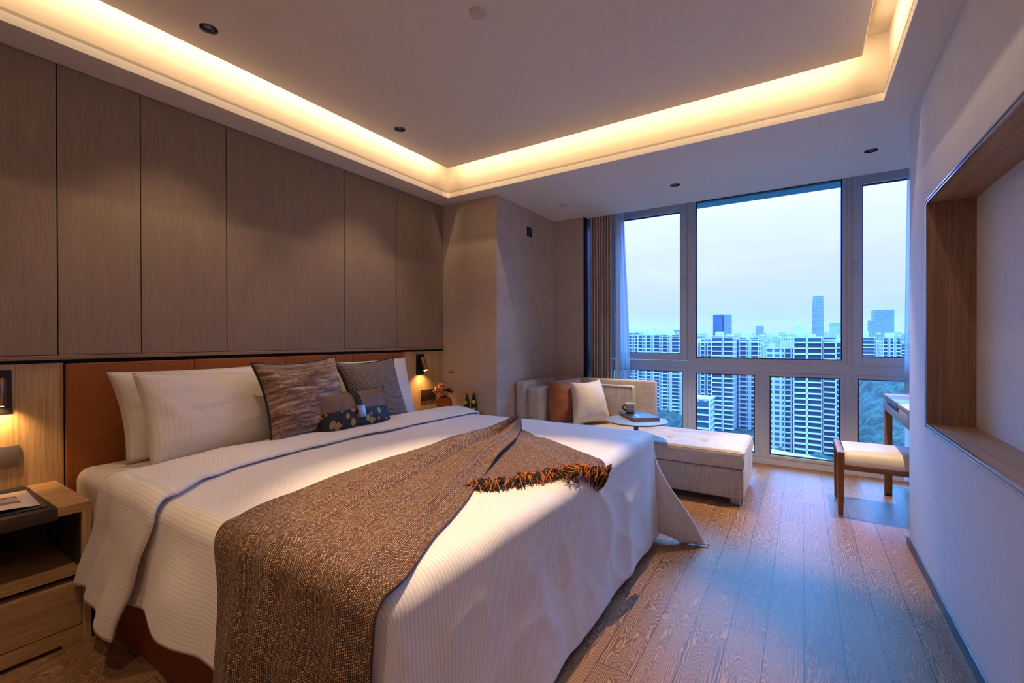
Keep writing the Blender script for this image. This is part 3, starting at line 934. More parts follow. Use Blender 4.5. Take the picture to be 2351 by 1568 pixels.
for s in ss:
    row, uvr = [], []
    for t_ in tt:
        s2, t2 = s, t_
        # uneven hem on the near drop
        if t_ < TYn:
            k = (TYn - t_) / ND_
            hem = 1 + 0.10 * noise.noise(Vector((s * 1.7, 0, 2))) + 0.10 * smooth01((-1.75 - s) / .3)
            hem += 0.9 * smooth01((s - (SX - .5)) / .5) * .38
            t2 = TYn - ND_ * k * hem
        row.append(duvet_pt(s2, t2)); uvr.append((s2, t2))
    P.append(row); UV.append(uvr)
b = B(); grid_mesh(b, P, UV)
duvet = link('duvet', b, M['linen'], None, smooth=True)
tag(duvet, 'white satin striped duvet spread over the bed and hanging over its foot', 'duvet')
solidify(duvet, .012, 0)

# turned-down band at the pillow end, hanging over the near side
P, UV = [], []
tb_ = frange(TYn - .50, TYn, 44) + frange(TYn, TYf, 90)[1:] + frange(TYf, TYf + .40, 16)[1:]
nq = 26
def hem_x(t_):
    return sum(hem_raw(t_ + d) for d in (-.09, -.06, -.03, 0, .03, .06, .09)) / 7
def hem_raw(t_):
    if t_ >= TYn: return interp([TYn, .75, .95, 1.25, 1.6, 2.0, 2.75], [-1.80, -1.90, -2.03, -2.095, -2.10, -2.06, -2.07], t_)
    return interp([0, .10, .25, .50], [-1.78, -1.79, -1.86, -1.98], TYn - t_)
def fold_x(t_):
    if t_ >= TYn: return interp([TYn, .8, 1.2, 2.75], [-2.33, -2.36, -2.40, -2.40], t_)
    return interp([0, .15, .50], [-2.33, -2.30, -2.40], TYn - t_)
for i in range(nq + 1):
    q = i / nq
    row, uvr = [], []
    for t_ in tb_:
        x0, x1 = fold_x(t_), hem_x(t_)
        s = x0 + (x1 - x0) * q
        bn = max(0.0, TYn - t_)
        lift = 0.022 + 0.016 * math.sin(PI * min(1, q * 1.02)) + 0.006 * fbm(s, t_, 2, 4, 2)
        if q < .12: lift -= 0.030 * (1 - q / .12) ** 2
        t2 = t_
        if bn > 0:
            t2 = TYn - bn * (0.90 + 0.10 * smooth01(q) + .05 * smooth01((q - .8) / .2))
        p = duvet_pt(s, t2, lift)
        if bn > .05:
            k = smooth01((bn - .05) / .4)
            p.y -= k * (0.020 + 0.010 * math.sin(q * 15 + bn * 3) + 0.008 * math.sin(q * 6.5 + 1))
            p.x += k * 0.006 * math.sin(q * 11)
        row.append(p); uvr.append((s, t_))
    P.append(row); UV.append(uvr)
b = B(); grid_mesh(b, P, UV)
band = link('turned_down_edge', b, M['linen'], duvet, smooth=True)
solidify(band, .012, 0)

# ------------------------------------------------------------------ pillows
def pillow(name, BL, BR, TR, TL, T, mat, label, pinch=.06, expo=.42, n=34, seed=0, wr=.004, pipe=None, group=None, front=.6, sag=0.0, bulge=1.0, flange=0.0, cat='pillow'):
    BL, BR, TR, TL = map(Vector, (BL, BR, TR, TL))
    nrm = (BR - BL).cross(TL - BL).normalized()
    W, H = ((BR - BL).length + (TR - TL).length) / 2, ((TL - BL).length + (TR - BR).length) / 2
    root = BL * .5 + BR * .5
    def pos(u, v, side):
        du = 1 - pinch * (4 * v * (1 - v)); dv = 1 - pinch * (4 * u * (1 - u))
        uu = .5 + (u - .5) * du; vv = .5 + (v - .5) * dv
        p = BL.lerp(BR, uu).lerp(TL.lerp(TR, uu), vv)
        fu = max(0.0, (min(u, 1 - u) - flange / W) / (.5 - flange / W)); fv = max(0.0, (min(v, 1 - v) - flange / H) / (.5 - flange / H))
        fu = 1 - (1 - fu) ** 2; fv = 1 - (1 - fv) ** 2
        th = T * (fu ** expo) * (fv ** expo)
        th *= 1 + .25 * sag * (0.5 - v)
        w = wr * fbm(u * 3 + seed, v * 3, seed * 1.7, 2.2, 4)
        # radiating creases from the corners
        for cu, cv in ((0, 0), (1, 0), (0, 1), (1, 1)):
            d = math.hypot((u - cu) * W, (v - cv) * H)
            an = math.atan2(abs(v - cv) * H, abs(u - cu) * W + 1e-6)
            w += wr * .9 * math.sin(an * 16 + seed) * math.exp(-d / .10) * min(1, d / .03)
        k = front if side > 0 else (1 - front)
        edge = min(1.0, fu * 3) * min(1.0, fv * 3)
        return p + nrm * (side * th * k + w * (edge if side > 0 else 0) + .0006 * side) - root
    b = B()
    for side in (1, -1):
        P = [[pos(i / n, j / n, side) for j in range(n + 1)] for i in range(n + 1)]
        UVs = [[(i / n * W, j / n * H) for j in range(n + 1)] for i in range(n + 1)]
        grid_mesh(b, P, UVs, flip=side < 0)
    bmesh.ops.remove_doubles(b, verts=b.verts, dist=.0016)
    o = link(name, b, mat, None, smooth=True)
    o.location = root
    tag(o, label, cat, group)
    if pipe:
        b = B(); pts = []
        for i in range(n): pts.append(pos(i / n, 0, 0))
        for i in range(n): pts.append(pos(1, i / n, 0))
        for i in range(n): pts.append(pos(1 - i / n, 1, 0))
        for i in range(n + 1): pts.append(pos(0, 1 - i / n, 0))
        tube(b, pts, pipe, 8)
        link('piping', b, M['piping'], o, smooth=True)
    return o, pos, nrm
ZP = .612
pillow('pillow', (-2.67, .80, ZP - .01), (-2.67, 1.62, ZP + .02), (-2.80, 1.64, 1.035), (-2.76, .755, 1.035), .17, M['pillow_linen'],
       'white pillow standing at the back left, against the orange headboard', pinch=.05, seed=1, wr=.007, expo=.5)
pillow('pillow', (-2.50, .835, ZP), (-2.50, 1.58, ZP + .01), (-2.63, 1.58, 1.005), (-2.60, .80, 1.035), .17, M['pillow_linen'],
       'white striped pillow at the front left, its side tucked behind the brown cushion', pinch=.045, seed=2, wr=.007, expo=.5)
pillow('pillow', (-2.60, 1.75, ZP), (-2.60, 2.62, ZP - .01), (-2.76, 2.66, 1.04), (-2.74, 1.82, 1.03), .16, M['pillow_linen'],
       'white pillow at the right, behind the grey woven cushion', pinch=.05, seed=3, wr=.007, expo=.5)
pillow('cushion', (-2.30, 1.28, .636), (-2.30, 1.80, .640), (-2.47, 1.785, 1.080), (-2.47, 1.270, 1.062), .15, M['streak'],
       'square brown streaked cushion with black piping on the bed', pinch=.12, seed=4, wr=.003, pipe=.006, cat='cushion')
pillow('cushion', (-2.36, 1.86, .640), (-2.33, 2.275, .640), (-2.54, 2.325, 1.056), (-2.55, 1.840, 1.030), .14, M['grey_weave'],
       'square grey basket weave cushion with black piping on the bed', pinch=.105, seed=5, wr=.003, pipe=.006, cat='cushion')
lum, lpos, lnrm = pillow('cushion', (-2.255, 1.52, .640), (-2.24, 2.045, .640), (-2.37, 2.085, .872), (-2.33, 1.500, .876), .12, M['lumbar'],
       'small oblong cushion, brown check above black with gold spatter, strap and buckle', pinch=.09, seed=6, wr=.002, pipe=.004, cat='cushion')
b = B(); P = []
for i in range(19):
    v = 1.0 - .56 * i / 18
    a_, c_ = lpos(.455, v, 1), lpos(.535, v, 1)
    P.append([a_.lerp(c_, k / 4) + lnrm * .005 for k in range(5)])
grid_mesh(b, P); st = link('strap', b, M['dark_leather'] if False else M['black'], lum, smooth=True); solidify(st, .003, 0)
pb = lpos(.495, .40, 1) + lnrm * .008
vx = (lpos(.55, .40, 1) - lpos(.44, .40, 1)).normalized(); vy = (lpos(.495, .50, 1) - lpos(.495, .30, 1)).normalized(); vz = vx.cross(vy).normalized()
b = B(); box(b, -.027, .027, -.036, .036, -.002, .004, bev=.002)
bk_ = link('buckle', b, M['steel'], lum, smooth=True, angle=35)
bk_.matrix_local = Matrix.Translation(pb) @ Matrix((vx, vy, vz)).transposed().to_4x4()

# ------------------------------------------------------------------ throw blanket
Lx = ([0.10, .62, .648, .737, .973, 1.306, 1.6, 1.977, 2.16, 2.27], [-1.40, -1.42, -1.436, -1.479, -1.524, -1.569, -1.60, -1.635, -1.57, -1.42])
def sheet_y(d): return TYn - d
ends = []
nv, nu = 150, 46
HANG = .56
P, UV = [], []
def left_edge(v):      # v: 0 = bottom of the hang .. 1 = far end;  returns (s, t)
    path = [(-1.27, TYn - HANG), (-1.33, TYn - .25), (-1.40, TYn - .08), (-1.436, .648 + .03), (-1.479, .75), (-1.524, .973), (-1.569, 1.306), (-1.60, 1.6), (-1.635, 1.977), (-1.57, 2.13), (-1.41, 2.235)]
    return path_at(path, v)
def right_edge(v):
    path = [(-.725, TYn - HANG), (-.73, TYn - .20), (-.735, TYn - .03), (-.76, .742), (-.855, .944), (-.959, 1.225), (-1.035, 1.364), (-1.10, 1.54), (-1.167, 1.78), (-1.25, 2.0), (-1.365, 2.225)]
    return path_at(path, v)
def path_at(path, v):
    L = [0.0]
    for a, c in zip(path, path[1:]): L.append(L[-1] + math.hypot(c[0] - a[0], c[1] - a[1]))
    x = v * L[-1]
    w_ = min(.07, x, L[-1] - x)
    return tuple(sum(interp(L, [p[c] for p in path], x + k * w_) for k in (-1, -.6, -.2, .2, .6, 1)) / 6 for c in (0, 1))
LT = 2.2
for i in range(nv + 1):
    v = i / nv
    l, r = left_edge(v), right_edge(v)
    row, uvr = [], []
    wdt = math.hypot(l[0] - r[0], l[1] - r[1])
    for j in range(nu + 1):
        u = j / nu
        s = l[0] + (r[0] - l[0]) * u; t_ = l[1] + (r[1] - l[1]) * u
        ed = min(1.0, min(u, 1 - u) * 9)
        amp = .012 + .042 * smooth01((v - .25) / .55)
        fo = 0.0
        for c0, c1, wd, am in ((.18, .34, .05, .7), (.38, .50, .045, 1.0), (.60, .66, .06, .55), (.86, .80, .07, .9)):
            c = c0 + (c1 - c0) * v
            fo += am * math.exp(-((u - c) / wd) ** 2)
        fo2 = .35 * math.exp(-((u - .22 - .16 * v) / .05) ** 2) * (1 - v) + .35 * math.exp(-((u - .42) / .07) ** 2) * (1 - v)
        lift = .016 + ed * (amp * fo + .022 * fo2 + .004 * fbm(s, t_, 4, 5, 3))
        lift += .045 * smooth01((v - .86) / .14) * math.sin(PI * min(1, u * .9 + .1))
        lift += .034 * smooth01((v - .62) / .12) * smooth01((u - .70) / .25)
        p = duvet_pt(s, t_, lift, ext=.07)
        row.append(p); uvr.append((u * .62, v * LT))
    P.append(row); UV.append(uvr)
b = B(); grid_mesh(b, P, UV)
throw = link('throw_blanket', b, M['throw'], None, smooth=True)
tag(throw, 'brown and cream woven throw blanket with orange and black fringe draped across the duvet', 'blanket')
solidify(throw, .007, 0)
# the far end folds back underneath as a triangle that ends in the fringe
A0 = (-1.39, 2.235)
hemA, hemB = (-.735, 1.93), (-1.045, 1.345)
P, UV = [], []
n1, n2 = 60, 46
def hem_pt(w):
    s = hemA[0] + (hemB[0] - hemA[0]) * w; t_ = hemA[1] + (hemB[1] - hemA[1]) * w
    return s + .035 * math.sin(PI * w) + .010 * math.sin(w * 16), t_ - .02 * math.sin(PI * w)
for i in range(n1 + 1):
    v = i / n1
    row, uvr = [], []
    for j in range(n2 + 1):
        w = j / n2
        hx, hy = hem_pt(w)
        # upper edge: a short ridge line from the peak running down toward the near fold
        ax = A0[0] + (-1.16 - A0[0]) * w; ay = A0[1] + (1.50 - A0[1]) * w
        s = ax + (hx - ax) * v; t_ = ay + (hy - ay) * v
        lift = .010 + .030 * (1 - v) ** 2 * (1 - w) + .012 * math.exp(-((w - .25 - .1 * v) / .08) ** 2) + .010 * math.exp(-((w - .6) / .1) ** 2) * (1 - v)
        lift += .004 * fbm(s, t_, 6, 6, 2)
        row.append(duvet_pt(s, t_, lift)); uvr.append((v * .55, w * .62))
    P.append(row); UV.append(uvr)
b = B(); grid_mesh(b, P, UV)
fl = link('folded_corner', b, M['throw'], throw, smooth=True)
solidify(fl, .007, 0)
rng = random.Random(4)
b = B()
for k in range(470):
    w = k / 469
    hx, hy = hem_pt(w)
    tas = math.floor(w * 34)
    trn = random.Random(tas + 50)
    dirx = 0.75 + .25 * trn.uniform(-1, 1) + rng.uniform(-.55, .55)
    diry = -0.85 + .6 * trn.uniform(-1, 1) + rng.uniform(-.55, .55) - .2
    dl = math.hypot(dirx, diry); dirx /= dl; diry /= dl
    Ln = rng.uniform(.04, .095)
    pts = []
    ph, am = rng.uniform(0, 6), rng.uniform(.004, .016)
    h0 = .012 + .014 * trn.random()
    for q in range(8):
        f = q / 7
        s = hx + dirx * Ln * f - diry * am * math.sin(f * 6 + ph) * min(1, f * 3); t_ = hy + diry * Ln * f + dirx * am * math.sin(f * 5 + ph * 2) * min(1, f * 3)
        li = h0 * (1 - f) ** .6 + .016 * math.sin(PI * min(1, f * 1.2)) * trn.uniform(.3, 1) + .008 + rng.uniform(0, .010) * f
        pts.append(duvet_pt(s, t_, li))
    tube(b, pts, [.0024, .0026, .0026, .0025, .0024, .0023, .002, .0014], 5, mi=(0 if (rng.random() < .52) else 1))
fr = link('fringe', b, [M['yarn_orange'], M['yarn_black']], throw, smooth=True)
fr['kind'] = 'stuff'

# ------------------------------------------------------------------ things on the far nightstand
def bottle(x, y, label, rz):
    t = empty('bottle', (x, y, .5497), label, 'bottle', rz=rz)
    b = B(); lathe(b, [(.020, 0), (.0245, .004), (.0255, .02), (.0255, .045), (.024, .07), (.019, .10), (.013, .125), (.0105, .140), (.0105, .158)], 32)
    link('glass_body', b, M['green_glass'], t, smooth=True, angle=50)
    b = B(); lathe(b, [(.0118, .156), (.0122, .158), (.0122, .170), (.0112, .172)], 24); link('cap', b, M['gold_cap'], t, smooth=True, angle=35)
    # emblem label wrapped on the shoulder and a band on the belly
    def wrap(z0, z1, r0, r1, a0, a1, mat, nm, oval):
        P = []
        for i in range(13):
            a = a0 + (a1 - a0) * i / 12
            f = math.sqrt(max(0.02, 1 - ((i - 6) / 6) ** 2)) if oval else 1.0
            zm, hz = (z0 + z1) / 2, (z1 - z0) / 2 * f
            P.append([Vector(((r0 + (r1 - r0) * ((zm - hz + 2 * hz * j / 4) - z0) / (z1 - z0)) * math.cos(a), (r0 + (r1 - r0) * ((zm - hz + 2 * hz * j / 4) - z0) / (z1 - z0)) * math.sin(a), zm - hz + 2 * hz * j / 4)) for j in range(5)])
        b = B(); grid_mesh(b, P); link(nm, b, mat, t, smooth=True)
    wrap(.064, .098, .0262, .0202, -.8, .8, M['label_y'], 'label', True)
    wrap(.072, .092, .0252, .0215, -.45, .45, M['label_w'], 'emblem', True)
    wrap(.012, .028, .0262, .0262, -.6, .9, M['label_y'], 'belly_label', False)
bottle(-2.500, 3.150, 'green glass bottle with gold cap on the far nightstand, left of the pair', R(-95))
bottle(-2.475, 3.215, 'green glass bottle with gold cap on the far nightstand, right of the pair', R(-60))
t = empty('vase_of_flowers', (-2.66, 3.03, .5497), 'round amber glass vase holding peach silk flowers and curly wire stems', 'vase')
b = B(); rt = Matrix.Rotation(R(90), 3, 'X')
rz_ = Matrix.Rotation(R(38), 3, 'Z')
b = B()
lathe(b, [(.010, -.022), (.045, -.021), (.066, -.012), (.070, 0), (.066, .012), (.045, .021), (.010, .022)], 40, (0, 0, .070), rot=rz_ @ rt)
link('glass_vase', b, M['amber_glass'], t, smooth=True, angle=60)
b = B(); lathe(b, [(.016, .120), (.013, .135), (.018, .150)], 24, cap=False); link('neck', b, M['amber_glass'], t, smooth=True)
b = B(); tube(b, [(.03 * math.cos(a * .4) + .008 * math.sin(a * 2.1) + .01, .03 * math.sin(a * .4) - .03, .006 + .004 * abs(math.sin(a * 1.3))) for a in range(20)], .004, 6)
link('gold_ornament', b, M['gold_cap'], t, smooth=True)
def petal(b, base, d, up, L, W_, curl, mi=0):
    d = Vector(d).normalized(); up = Vector(up).normalized(); s = d.cross(up).normalized(); up = s.cross(d)
    P = []
    for i in range(9):
        f = i / 8; w = W_ * math.sin(PI * (.06 + .88 * f)) ** .5
        row = []
        for j in range(7):
            g = (j - 3) / 3
            row.append(Vector(base) + d * L * f * (1 - .1 * g * g) + s * w * g + up * (curl * f * f + .25 * W_ * g * g + .004 * math.sin(5 * g + 7 * f)))
        P.append(row)
    grid_mesh(b, P, mi=mi)
rg = random.Random(9)
for nm, cpos, mt, cnt, sz in (('bloom', (-.015, -.055, .185), 'petal_peach', 9, .052), ('bloom', (.02, .015, .185), 'petal_mauve', 9, .055), ('bloom', (-.01, -.02, .222), 'petal_peach', 7, .045), ('bloom', (.015, -.02, .155), 'petal_peach', 5, .042)):
    b = B()
    for k in range(cnt):
        a = 2 * PI * k / cnt + rg.uniform(-.2, .2); e = rg.uniform(-.5, .75)
        petal(b, cpos, (math.cos(a), math.sin(a), e), (0, 0, 1), sz * rg.uniform(.8, 1.1), sz * .62, rg.uniform(-.02, .02))
    f_ = link(nm, b, M[mt], t, smooth=True); solidify(f_, .0015, 0)
b = B()
w1 = [(.0, .0, .17), (.02, .04, .23), (.03, .06, .30), (.02, .07, .335)]
tube(b, w1, .0016, 5)
tube(b, [(.0, .0, .17), (.02, .10, .22)] + [(.02, .11 + .022 * math.cos(q), .235 + .022 * math.sin(q)) for q in [x * .5 - 1.5 for x in range(10)]], .0011, 5)
tube(b, [(.02, .06, .20), (.03, .13, .195), (.04, .19, .185), (.05, .215, .165)], .0011, 5)
tube(b, [(0, .03, .2), (.01, .05, .25), (.01, .03, .28), (.01, .045, .31)], .001, 5)
link('wire_stem', b, M['wire'], t, smooth=True)
b = B()
for k in range(6):
    a = k * 1.05
    petal(b, (.02, .07, .335), (math.cos(a), math.sin(a), .4), (0, 0, 1), .024, .012, .006)
f_ = link('small_bloom', b, M['butterfly'], t, smooth=True); solidify(f_, .001, 0)

# ------------------------------------------------------------------ chaise sofa
sofa = empty('chaise_sofa', (-1.29, 3.9, 0), 'oatmeal fabric chaise sofa with tufted seat along the window wall', 'sofa')
def so(x0, x1, y0, y1, z0, z1): return (x0 + 1.29, x1 + 1.29, y0 - 3.9, y1 - 3.9, z0, z1)
SX0, SX1, SY0, SY1 = -2.235, -0.345, 3.535, 4.225
boxo('base', so(SX0, SX1, SY0 + .004, SY1, .048, .258), M['sofa'], sofa, bev=.012, seg=3)
# tufted seat
P = []; nx, ny = 150, 60
tufts = [(x, y) for x in (-2.0, -1.72, -1.44, -1.16, -.90, -.64) for y in (3.75, 4.02)]
for i in range(nx + 1):
    row = []
    for j in range(ny + 1):
        x = SX0 + (SX1 - SX0) * i / nx; y = SY0 + (SY1 - SY0) * j / ny
        d = min(x - SX0, SX1 - x, y - SY0, SY1 - y)
        z = .392 + .016 * smooth01(d / .22)
        e = max(0.0, 1 - d / .028); z -= .030 * (1 - math.sqrt(max(0, 1 - e * e)))
        for tx, ty in tufts:
            q = math.hypot(x - tx, y - ty); z -= .026 * math.exp(-(q / .045) ** 1.3)
            z -= .006 * math.exp(-abs(y - ty) / .02) * math.exp(-((x - tx) / .12) ** 2)
        row.append(Vector((x + 1.29, y - 3.9, z)))
    P.append(row)
b = B(); V = grid_mesh(b, P)
# skirt sides down to the seam
ring = [V[i][0] for i in range(nx + 1)] + [V[nx][j] for j in range(1, ny + 1)] + [V[i][ny] for i in range(nx - 1, -1, -1)] + [V[0][j] for j in range(ny - 1, 0, -1)]
prev = ring
for dz, out in ((.32, .006), (.285, .005), (.266, .0), (.262, -.02)):
    cur = []
    for v in ring:
        x = v.co.x; y = v.co.y
        cx = x + (out if x > 0 else -out) * (1 if abs(abs(x - (SX0 + SX1) / 2 - 1.29) - (SX1 - SX0) / 2) < .001 else 0)
        cyy = y + (out if y > 0 else -out) * (1 if abs(abs(y + 3.9 - (SY0 + SY1) / 2) - (SY1 - SY0) / 2) < .001 else 0)
        cur.append(b.verts.new((cx, cyy, dz)))
    for k in range(len(ring)):
        b.faces.new((prev[k], cur[k], cur[(k + 1) % len(ring)], prev[(k + 1) % len(ring)]))
    prev = cur
bmesh.ops.recalc_face_normals(b, faces=b.faces)
seat = link('seat_cushion', b, M['sofa_top'], sofa, smooth=True, angle=60)
b = B()   # seam piping
x0, x1, y0, y1 = SX0 + 1.29, SX1 + 1.29, SY0 - 3.9, SY1 - 3.9
tube(b, [(x0, y0 - .002, .376), (x1 - .02, y0 - .002, .376), (x1 - .004, y0 + .004, .376), (x1 + .002, y0 + .02, .376), (x1 + .002, y1, .376)], .0035, 6)
link('seat_piping', b, M['sofa'], seat, smooth=True)
boxo('backrest', so(-2.235, -1.146, 4.218, 4.326, .10, .795), M['sofa'], sofa, bev=.018, seg=4)
boxo('arm', so(-2.237, -2.150, 3.53, 4.222, .10, .795), M['sofa'], sofa, bev=.018, seg=4)
for x in (SX0 + .06, SX1 - .085):
    for y in (SY0 + .012, SY1 - .07):
        boxo('leg', so(x, x + .06, y, y + .05, 0, .05), M['steel'], sofa, bev=.002)
def cushion_block(x0, x1, y0, y1, z0, z1, label):
    cx, cyy = (x0 + x1) / 2, (y0 + y1) / 2
    t = empty('back_cushion', (cx, cyy, z0), label, 'cushion')
    o = boxo('cushion_body', (x0 - cx, x1 - cx, y0 - cyy, y1 - cyy, 0, z1 - z0), M['sofa'], t, bev=.022, seg=4)
    b = B()
    hx, hy, h = (x1 - x0) / 2, (y1 - y0) / 2, z1 - z0
    return t, hx, hy, h
t, hx, hy, h = cushion_block(-2.145, -2.02, 3.60, 4.10, .409, .738, 'oatmeal box cushion leaning on the left arm of the sofa')
t, hx, hy, h = cushion_block(-1.95, -1.314, 4.10, 4.215, .409, .750, 'oatmeal box cushion with welt leaning on the sofa backrest')
b = B(); e = .012
tube(b, [(-hx + e, -hy, e), (hx - e, -hy, e), (hx - .004, -hy + .002, e + .01), (hx - .004, -hy + .002, h - e - .01), (hx - e, -hy, h - .004), (-hx + e, -hy, h - .004)], .004, 6)
link('welt', b, M['sofa'], t, smooth=True)
pillow('cushion', (-1.95, 3.68, .405), (-1.80, 4.02, .405), (-1.82, 4.06, .815), (-2.005, 3.74, .800), .20, M['rust'],
       'rust orange velvet cushion leaning between the oatmeal cushions on the sofa', pinch=.05, seed=7, wr=.006, expo=.55, cat='cushion')
pillow('cushion', (-1.73, 3.70, .405), (-1.50, 4.04, .405), (-1.63, 4.08, .805), (-1.80, 3.80, .790), .23, M['linen_cushion'],
       'pale grey linen cushion standing in front of the rust cushion on the sofa', pinch=.10, seed=8, wr=.004, expo=.5, cat='cushion')

# ------------------------------------------------------------------ round side table with book and mug
tb = empty('side_table', (-1.095, 3.505, 0), 'small round grey side table on a slim post between bed and sofa', 'table')
b = B(); lathe(b, [(.10, .530), (.215, .536), (.238, .544), (.238, .550), (.236, .552)], 72); link('tabletop', b, M['slate'], tb, smooth=True, angle=30)
b = B(); box(b, -.016, .016, -.012, .012, .014, .532, bev=.003)
link('post', b, simple('dark_post_metal', (86, 80, 78), .35, .7), tb, smooth=True, angle=35)
b = B(); lathe(b, [(.15, 0), (.15, .010), (.147, .013)], 48, (0, -.13, 0)); link('base_plate', b, simple('dark_base_metal', (86, 80, 78), .35, .7), tb, smooth=True, angle=35)
bkk = empty('book', (-1.115, 3.625, .5525), 'dark covered hardback book lying on the round side table under the mug', 'book', rz=R(-12))
# corners measured on the table: l(-1.31,3.70) b(-1.07,3.41) r(-.94,3.57) t(-1.15,3.85)
bkk.rotation_euler.z = R(0)
def quad_prism(b, c, z0, z1, mi=0):
    lo = [b.verts.new((p[0], p[1], z0)) for p in c]; hi = [b.verts.new((p[0], p[1], z1)) for p in c]
    b.faces.new(list(reversed(lo))).material_index = mi; b.faces.new(hi).material_index = mi
    for i in range(4): b.faces.new((lo[i], lo[(i + 1) % 4], hi[(i + 1) % 4], hi[i])).material_index = mi
ca, sa = math.cos(R(-52)), math.sin(R(-52))
def rot2(x, y): return (x * ca - y * sa, x * sa + y * ca)
hwid, hlen = .105, .175
def bkq(ix, iy): return [rot2(-hlen + ix, -hwid + iy), rot2(hlen - ix, -hwid + iy), rot2(hlen - ix, hwid), rot2(-hlen + ix, hwid)]
b = B(); quad_prism(b, bkq(0, 0), 0, .003); link('lower_cover', b, M['book_cover'], bkk)
b = B(); quad_prism(b, bkq(.004, .004), .003, .022); link('page_block', b, M['paper'], bkk)
b = B(); quad_prism(b, bkq(0, 0), .022, .025); uc = link('upper_cover', b, M['book_cover'], bkk)
b = B()
for i, (u0, u1) in enumerate(((.02, .045), (.052, .06), (.066, .088), (.094, .10), (.106, .13))):
    quad_prism(b, [rot2(u0, -.05), rot2(u1, -.05), rot2(u1, -.028), rot2(u0, -.028)], .0251, .0256)
link('cover_print', b, simple('pale_cover_print', (196, 200, 214), .4), uc)
# mug
mg = empty('mug', (-1.195, 3.665, .578), 'cream mug with black square dots and a black handle on the book', 'mug', rz=R(0))
mm = Mt('dotted_glaze', (214, 200, 184), .3)
v_ = mm.co('UV'); sp_ = mm.n('SeparateXYZ', {0: v_})
fx_ = mm.math('FRACT', mm.math('MULTIPLY', sp_.outputs['X'], 22.0)); fy_ = mm.math('FRACT', mm.math('MULTIPLY', sp_.outputs['Y'], 6.0))
dots = mm.math('MULTIPLY', mm.math('MULTIPLY', mm.math('GREATER_THAN', fx_, .28), mm.math('LESS_THAN', fx_, .76)), mm.math('MULTIPLY', mm.math('GREATER_THAN', fy_, .25), mm.math('LESS_THAN', fy_, .78)))
mid = mm.math('MULTIPLY', mm.math('GREATER_THAN', sp_.outputs['Y'], .10), mm.math('LESS_THAN', sp_.outputs['Y'], .86))
mm.col(mm.mix(mm.math('MULTIPLY', dots, mid), (214, 202, 188), (24, 22, 24)))
P, UVm = [], []
prof = [(.031, 0.004), (.036, .012), (.039, .03), (.040, .055), (.040, .078)]
for i in range(49):
    a = 2 * PI * i / 48
    P.append([Vector((r_ * math.cos(a), r_ * math.sin(a), z_)) for r_, z_ in prof]); UVm.append([(i / 48, z_ / .078) for r_, z_ in prof])
b = B(); grid_mesh(b, P, UVm); bmesh.ops.remove_doubles(b, verts=b.verts, dist=1e-5)
link('cup', b, mm.m, mg, smooth=True)
b = B(); lathe(b, [(.030, 0), (.033, .001), (.0345, .008), (.030, .008)], 40); link('foot', b, M['black'], mg, smooth=True, angle=40)
b = B(); lathe(b, [(.040, .078), (.0375, .0795), (.0365, .077), (.0355, .02), (.0, .012)][:4], 48, cap=False); link('inner_wall', b, simple('cream_glaze', (214, 202, 188), .3), mg, smooth=True)
b = B()
hd = Vector((-.84, -.54, 0)).normalized()
tube(b, [hd * (.038 + .026 * math.sin(PI * q / 10)) + Vector((0, 0, .064 - .045 * q / 10)) for q in range(11)], .0055, 10); link('handle', b, M['black'], mg, smooth=True)

# ------------------------------------------------------------------ stool
stl = empty('stool', (.20, 3.70, 0), 'low oak stool with cream leather seat tucked under the desk by the window', 'stool')
def legm(x, y, w0=.028, w1=.040, h=.43, dx=0.0):
    b = B()
    r = bmesh.ops.create_cube(b, size=1.0)
    for v in r['verts']:
        top = v.co.z > 0; w = w1 if top else w0
        v.co = Vector((x + (v.co.x) * w + (0 if top else dx), y + v.co.y * w, h if top else .010))
    bmesh.ops.bevel(b, geom=b.edges[:], offset=.003, segments=2, affect='EDGES')
    return b
for (x, y) in ((.018, .022), (.018, .44), (.455, .022), (.455, .44)):
    lg = link('leg', legm(x, y), M['stool_wood'], stl, smooth=True, angle=35)
    b = B(); lathe(b, [(.012, 0), (.013, .002), (.013, .010)], 20, (x, y, 0)); link('glide', b, M['bright_metal'], lg, smooth=True, angle=35)
for x in (.018, .455):
    boxo('side_rail', (x - .018, x + .018, .02, .442, .405, .432), M['stool_wood'], stl, bev=.004)
for y in (.022, .44):
    boxo('rail', (.035, .44, y - .014, y + .014, .315, .352), M['stool_wood'], stl, bev=.003)
P, UVs = [], []
for i in range(25):
    u = i / 24; x = .040 + .395 * u
    row = []; ur = []
    # section in Y: down over the near edge, across, down at the far edge
    sec = []
    for k in range(33):
        a = k / 32
        if a < .25:
            th = PI / 2 * (a / .25); y = .012 + .055 * (1 - math.cos(th)); z = .352 + .085 * math.sin(th)
            y = .012 + .10 * (1 - math.cos(th))
        elif a > .75:
            th = PI / 2 * ((1 - a) / .25); z = .352 + .085 * math.sin(th); y = .450 - .10 * (1 - math.cos(th))
        else:
            f = (a - .25) / .5; y = .112 + f * .238; z = .437
        z += .014 * math.sin(PI * max(0, min(1, (y - .012) / .438))) * (1 - .35 * (2 * u - 1) ** 2)
        e = min(u, 1 - u) * 24
        if e < 2: z -= .006 * (1 - e / 2) ** 2
        row.append(Vector((x, y, z)))
    P.append(row)
b = B(); V = grid_mesh(b, P)
for side in (0, 24):
    b.faces.new(V[side] if side else list(reversed(V[side])))
seat_ = link('seat', b, M['cream_leather'], stl, smooth=True, angle=50)
for i in (0, 24):
    b = B(); tube(b, [p + Vector((0, 0, .001)) for p in P[i]], .0028, 6)
    link('piping', b, simple('cream_piping', (190, 170, 140), .5), seat_, smooth=True)

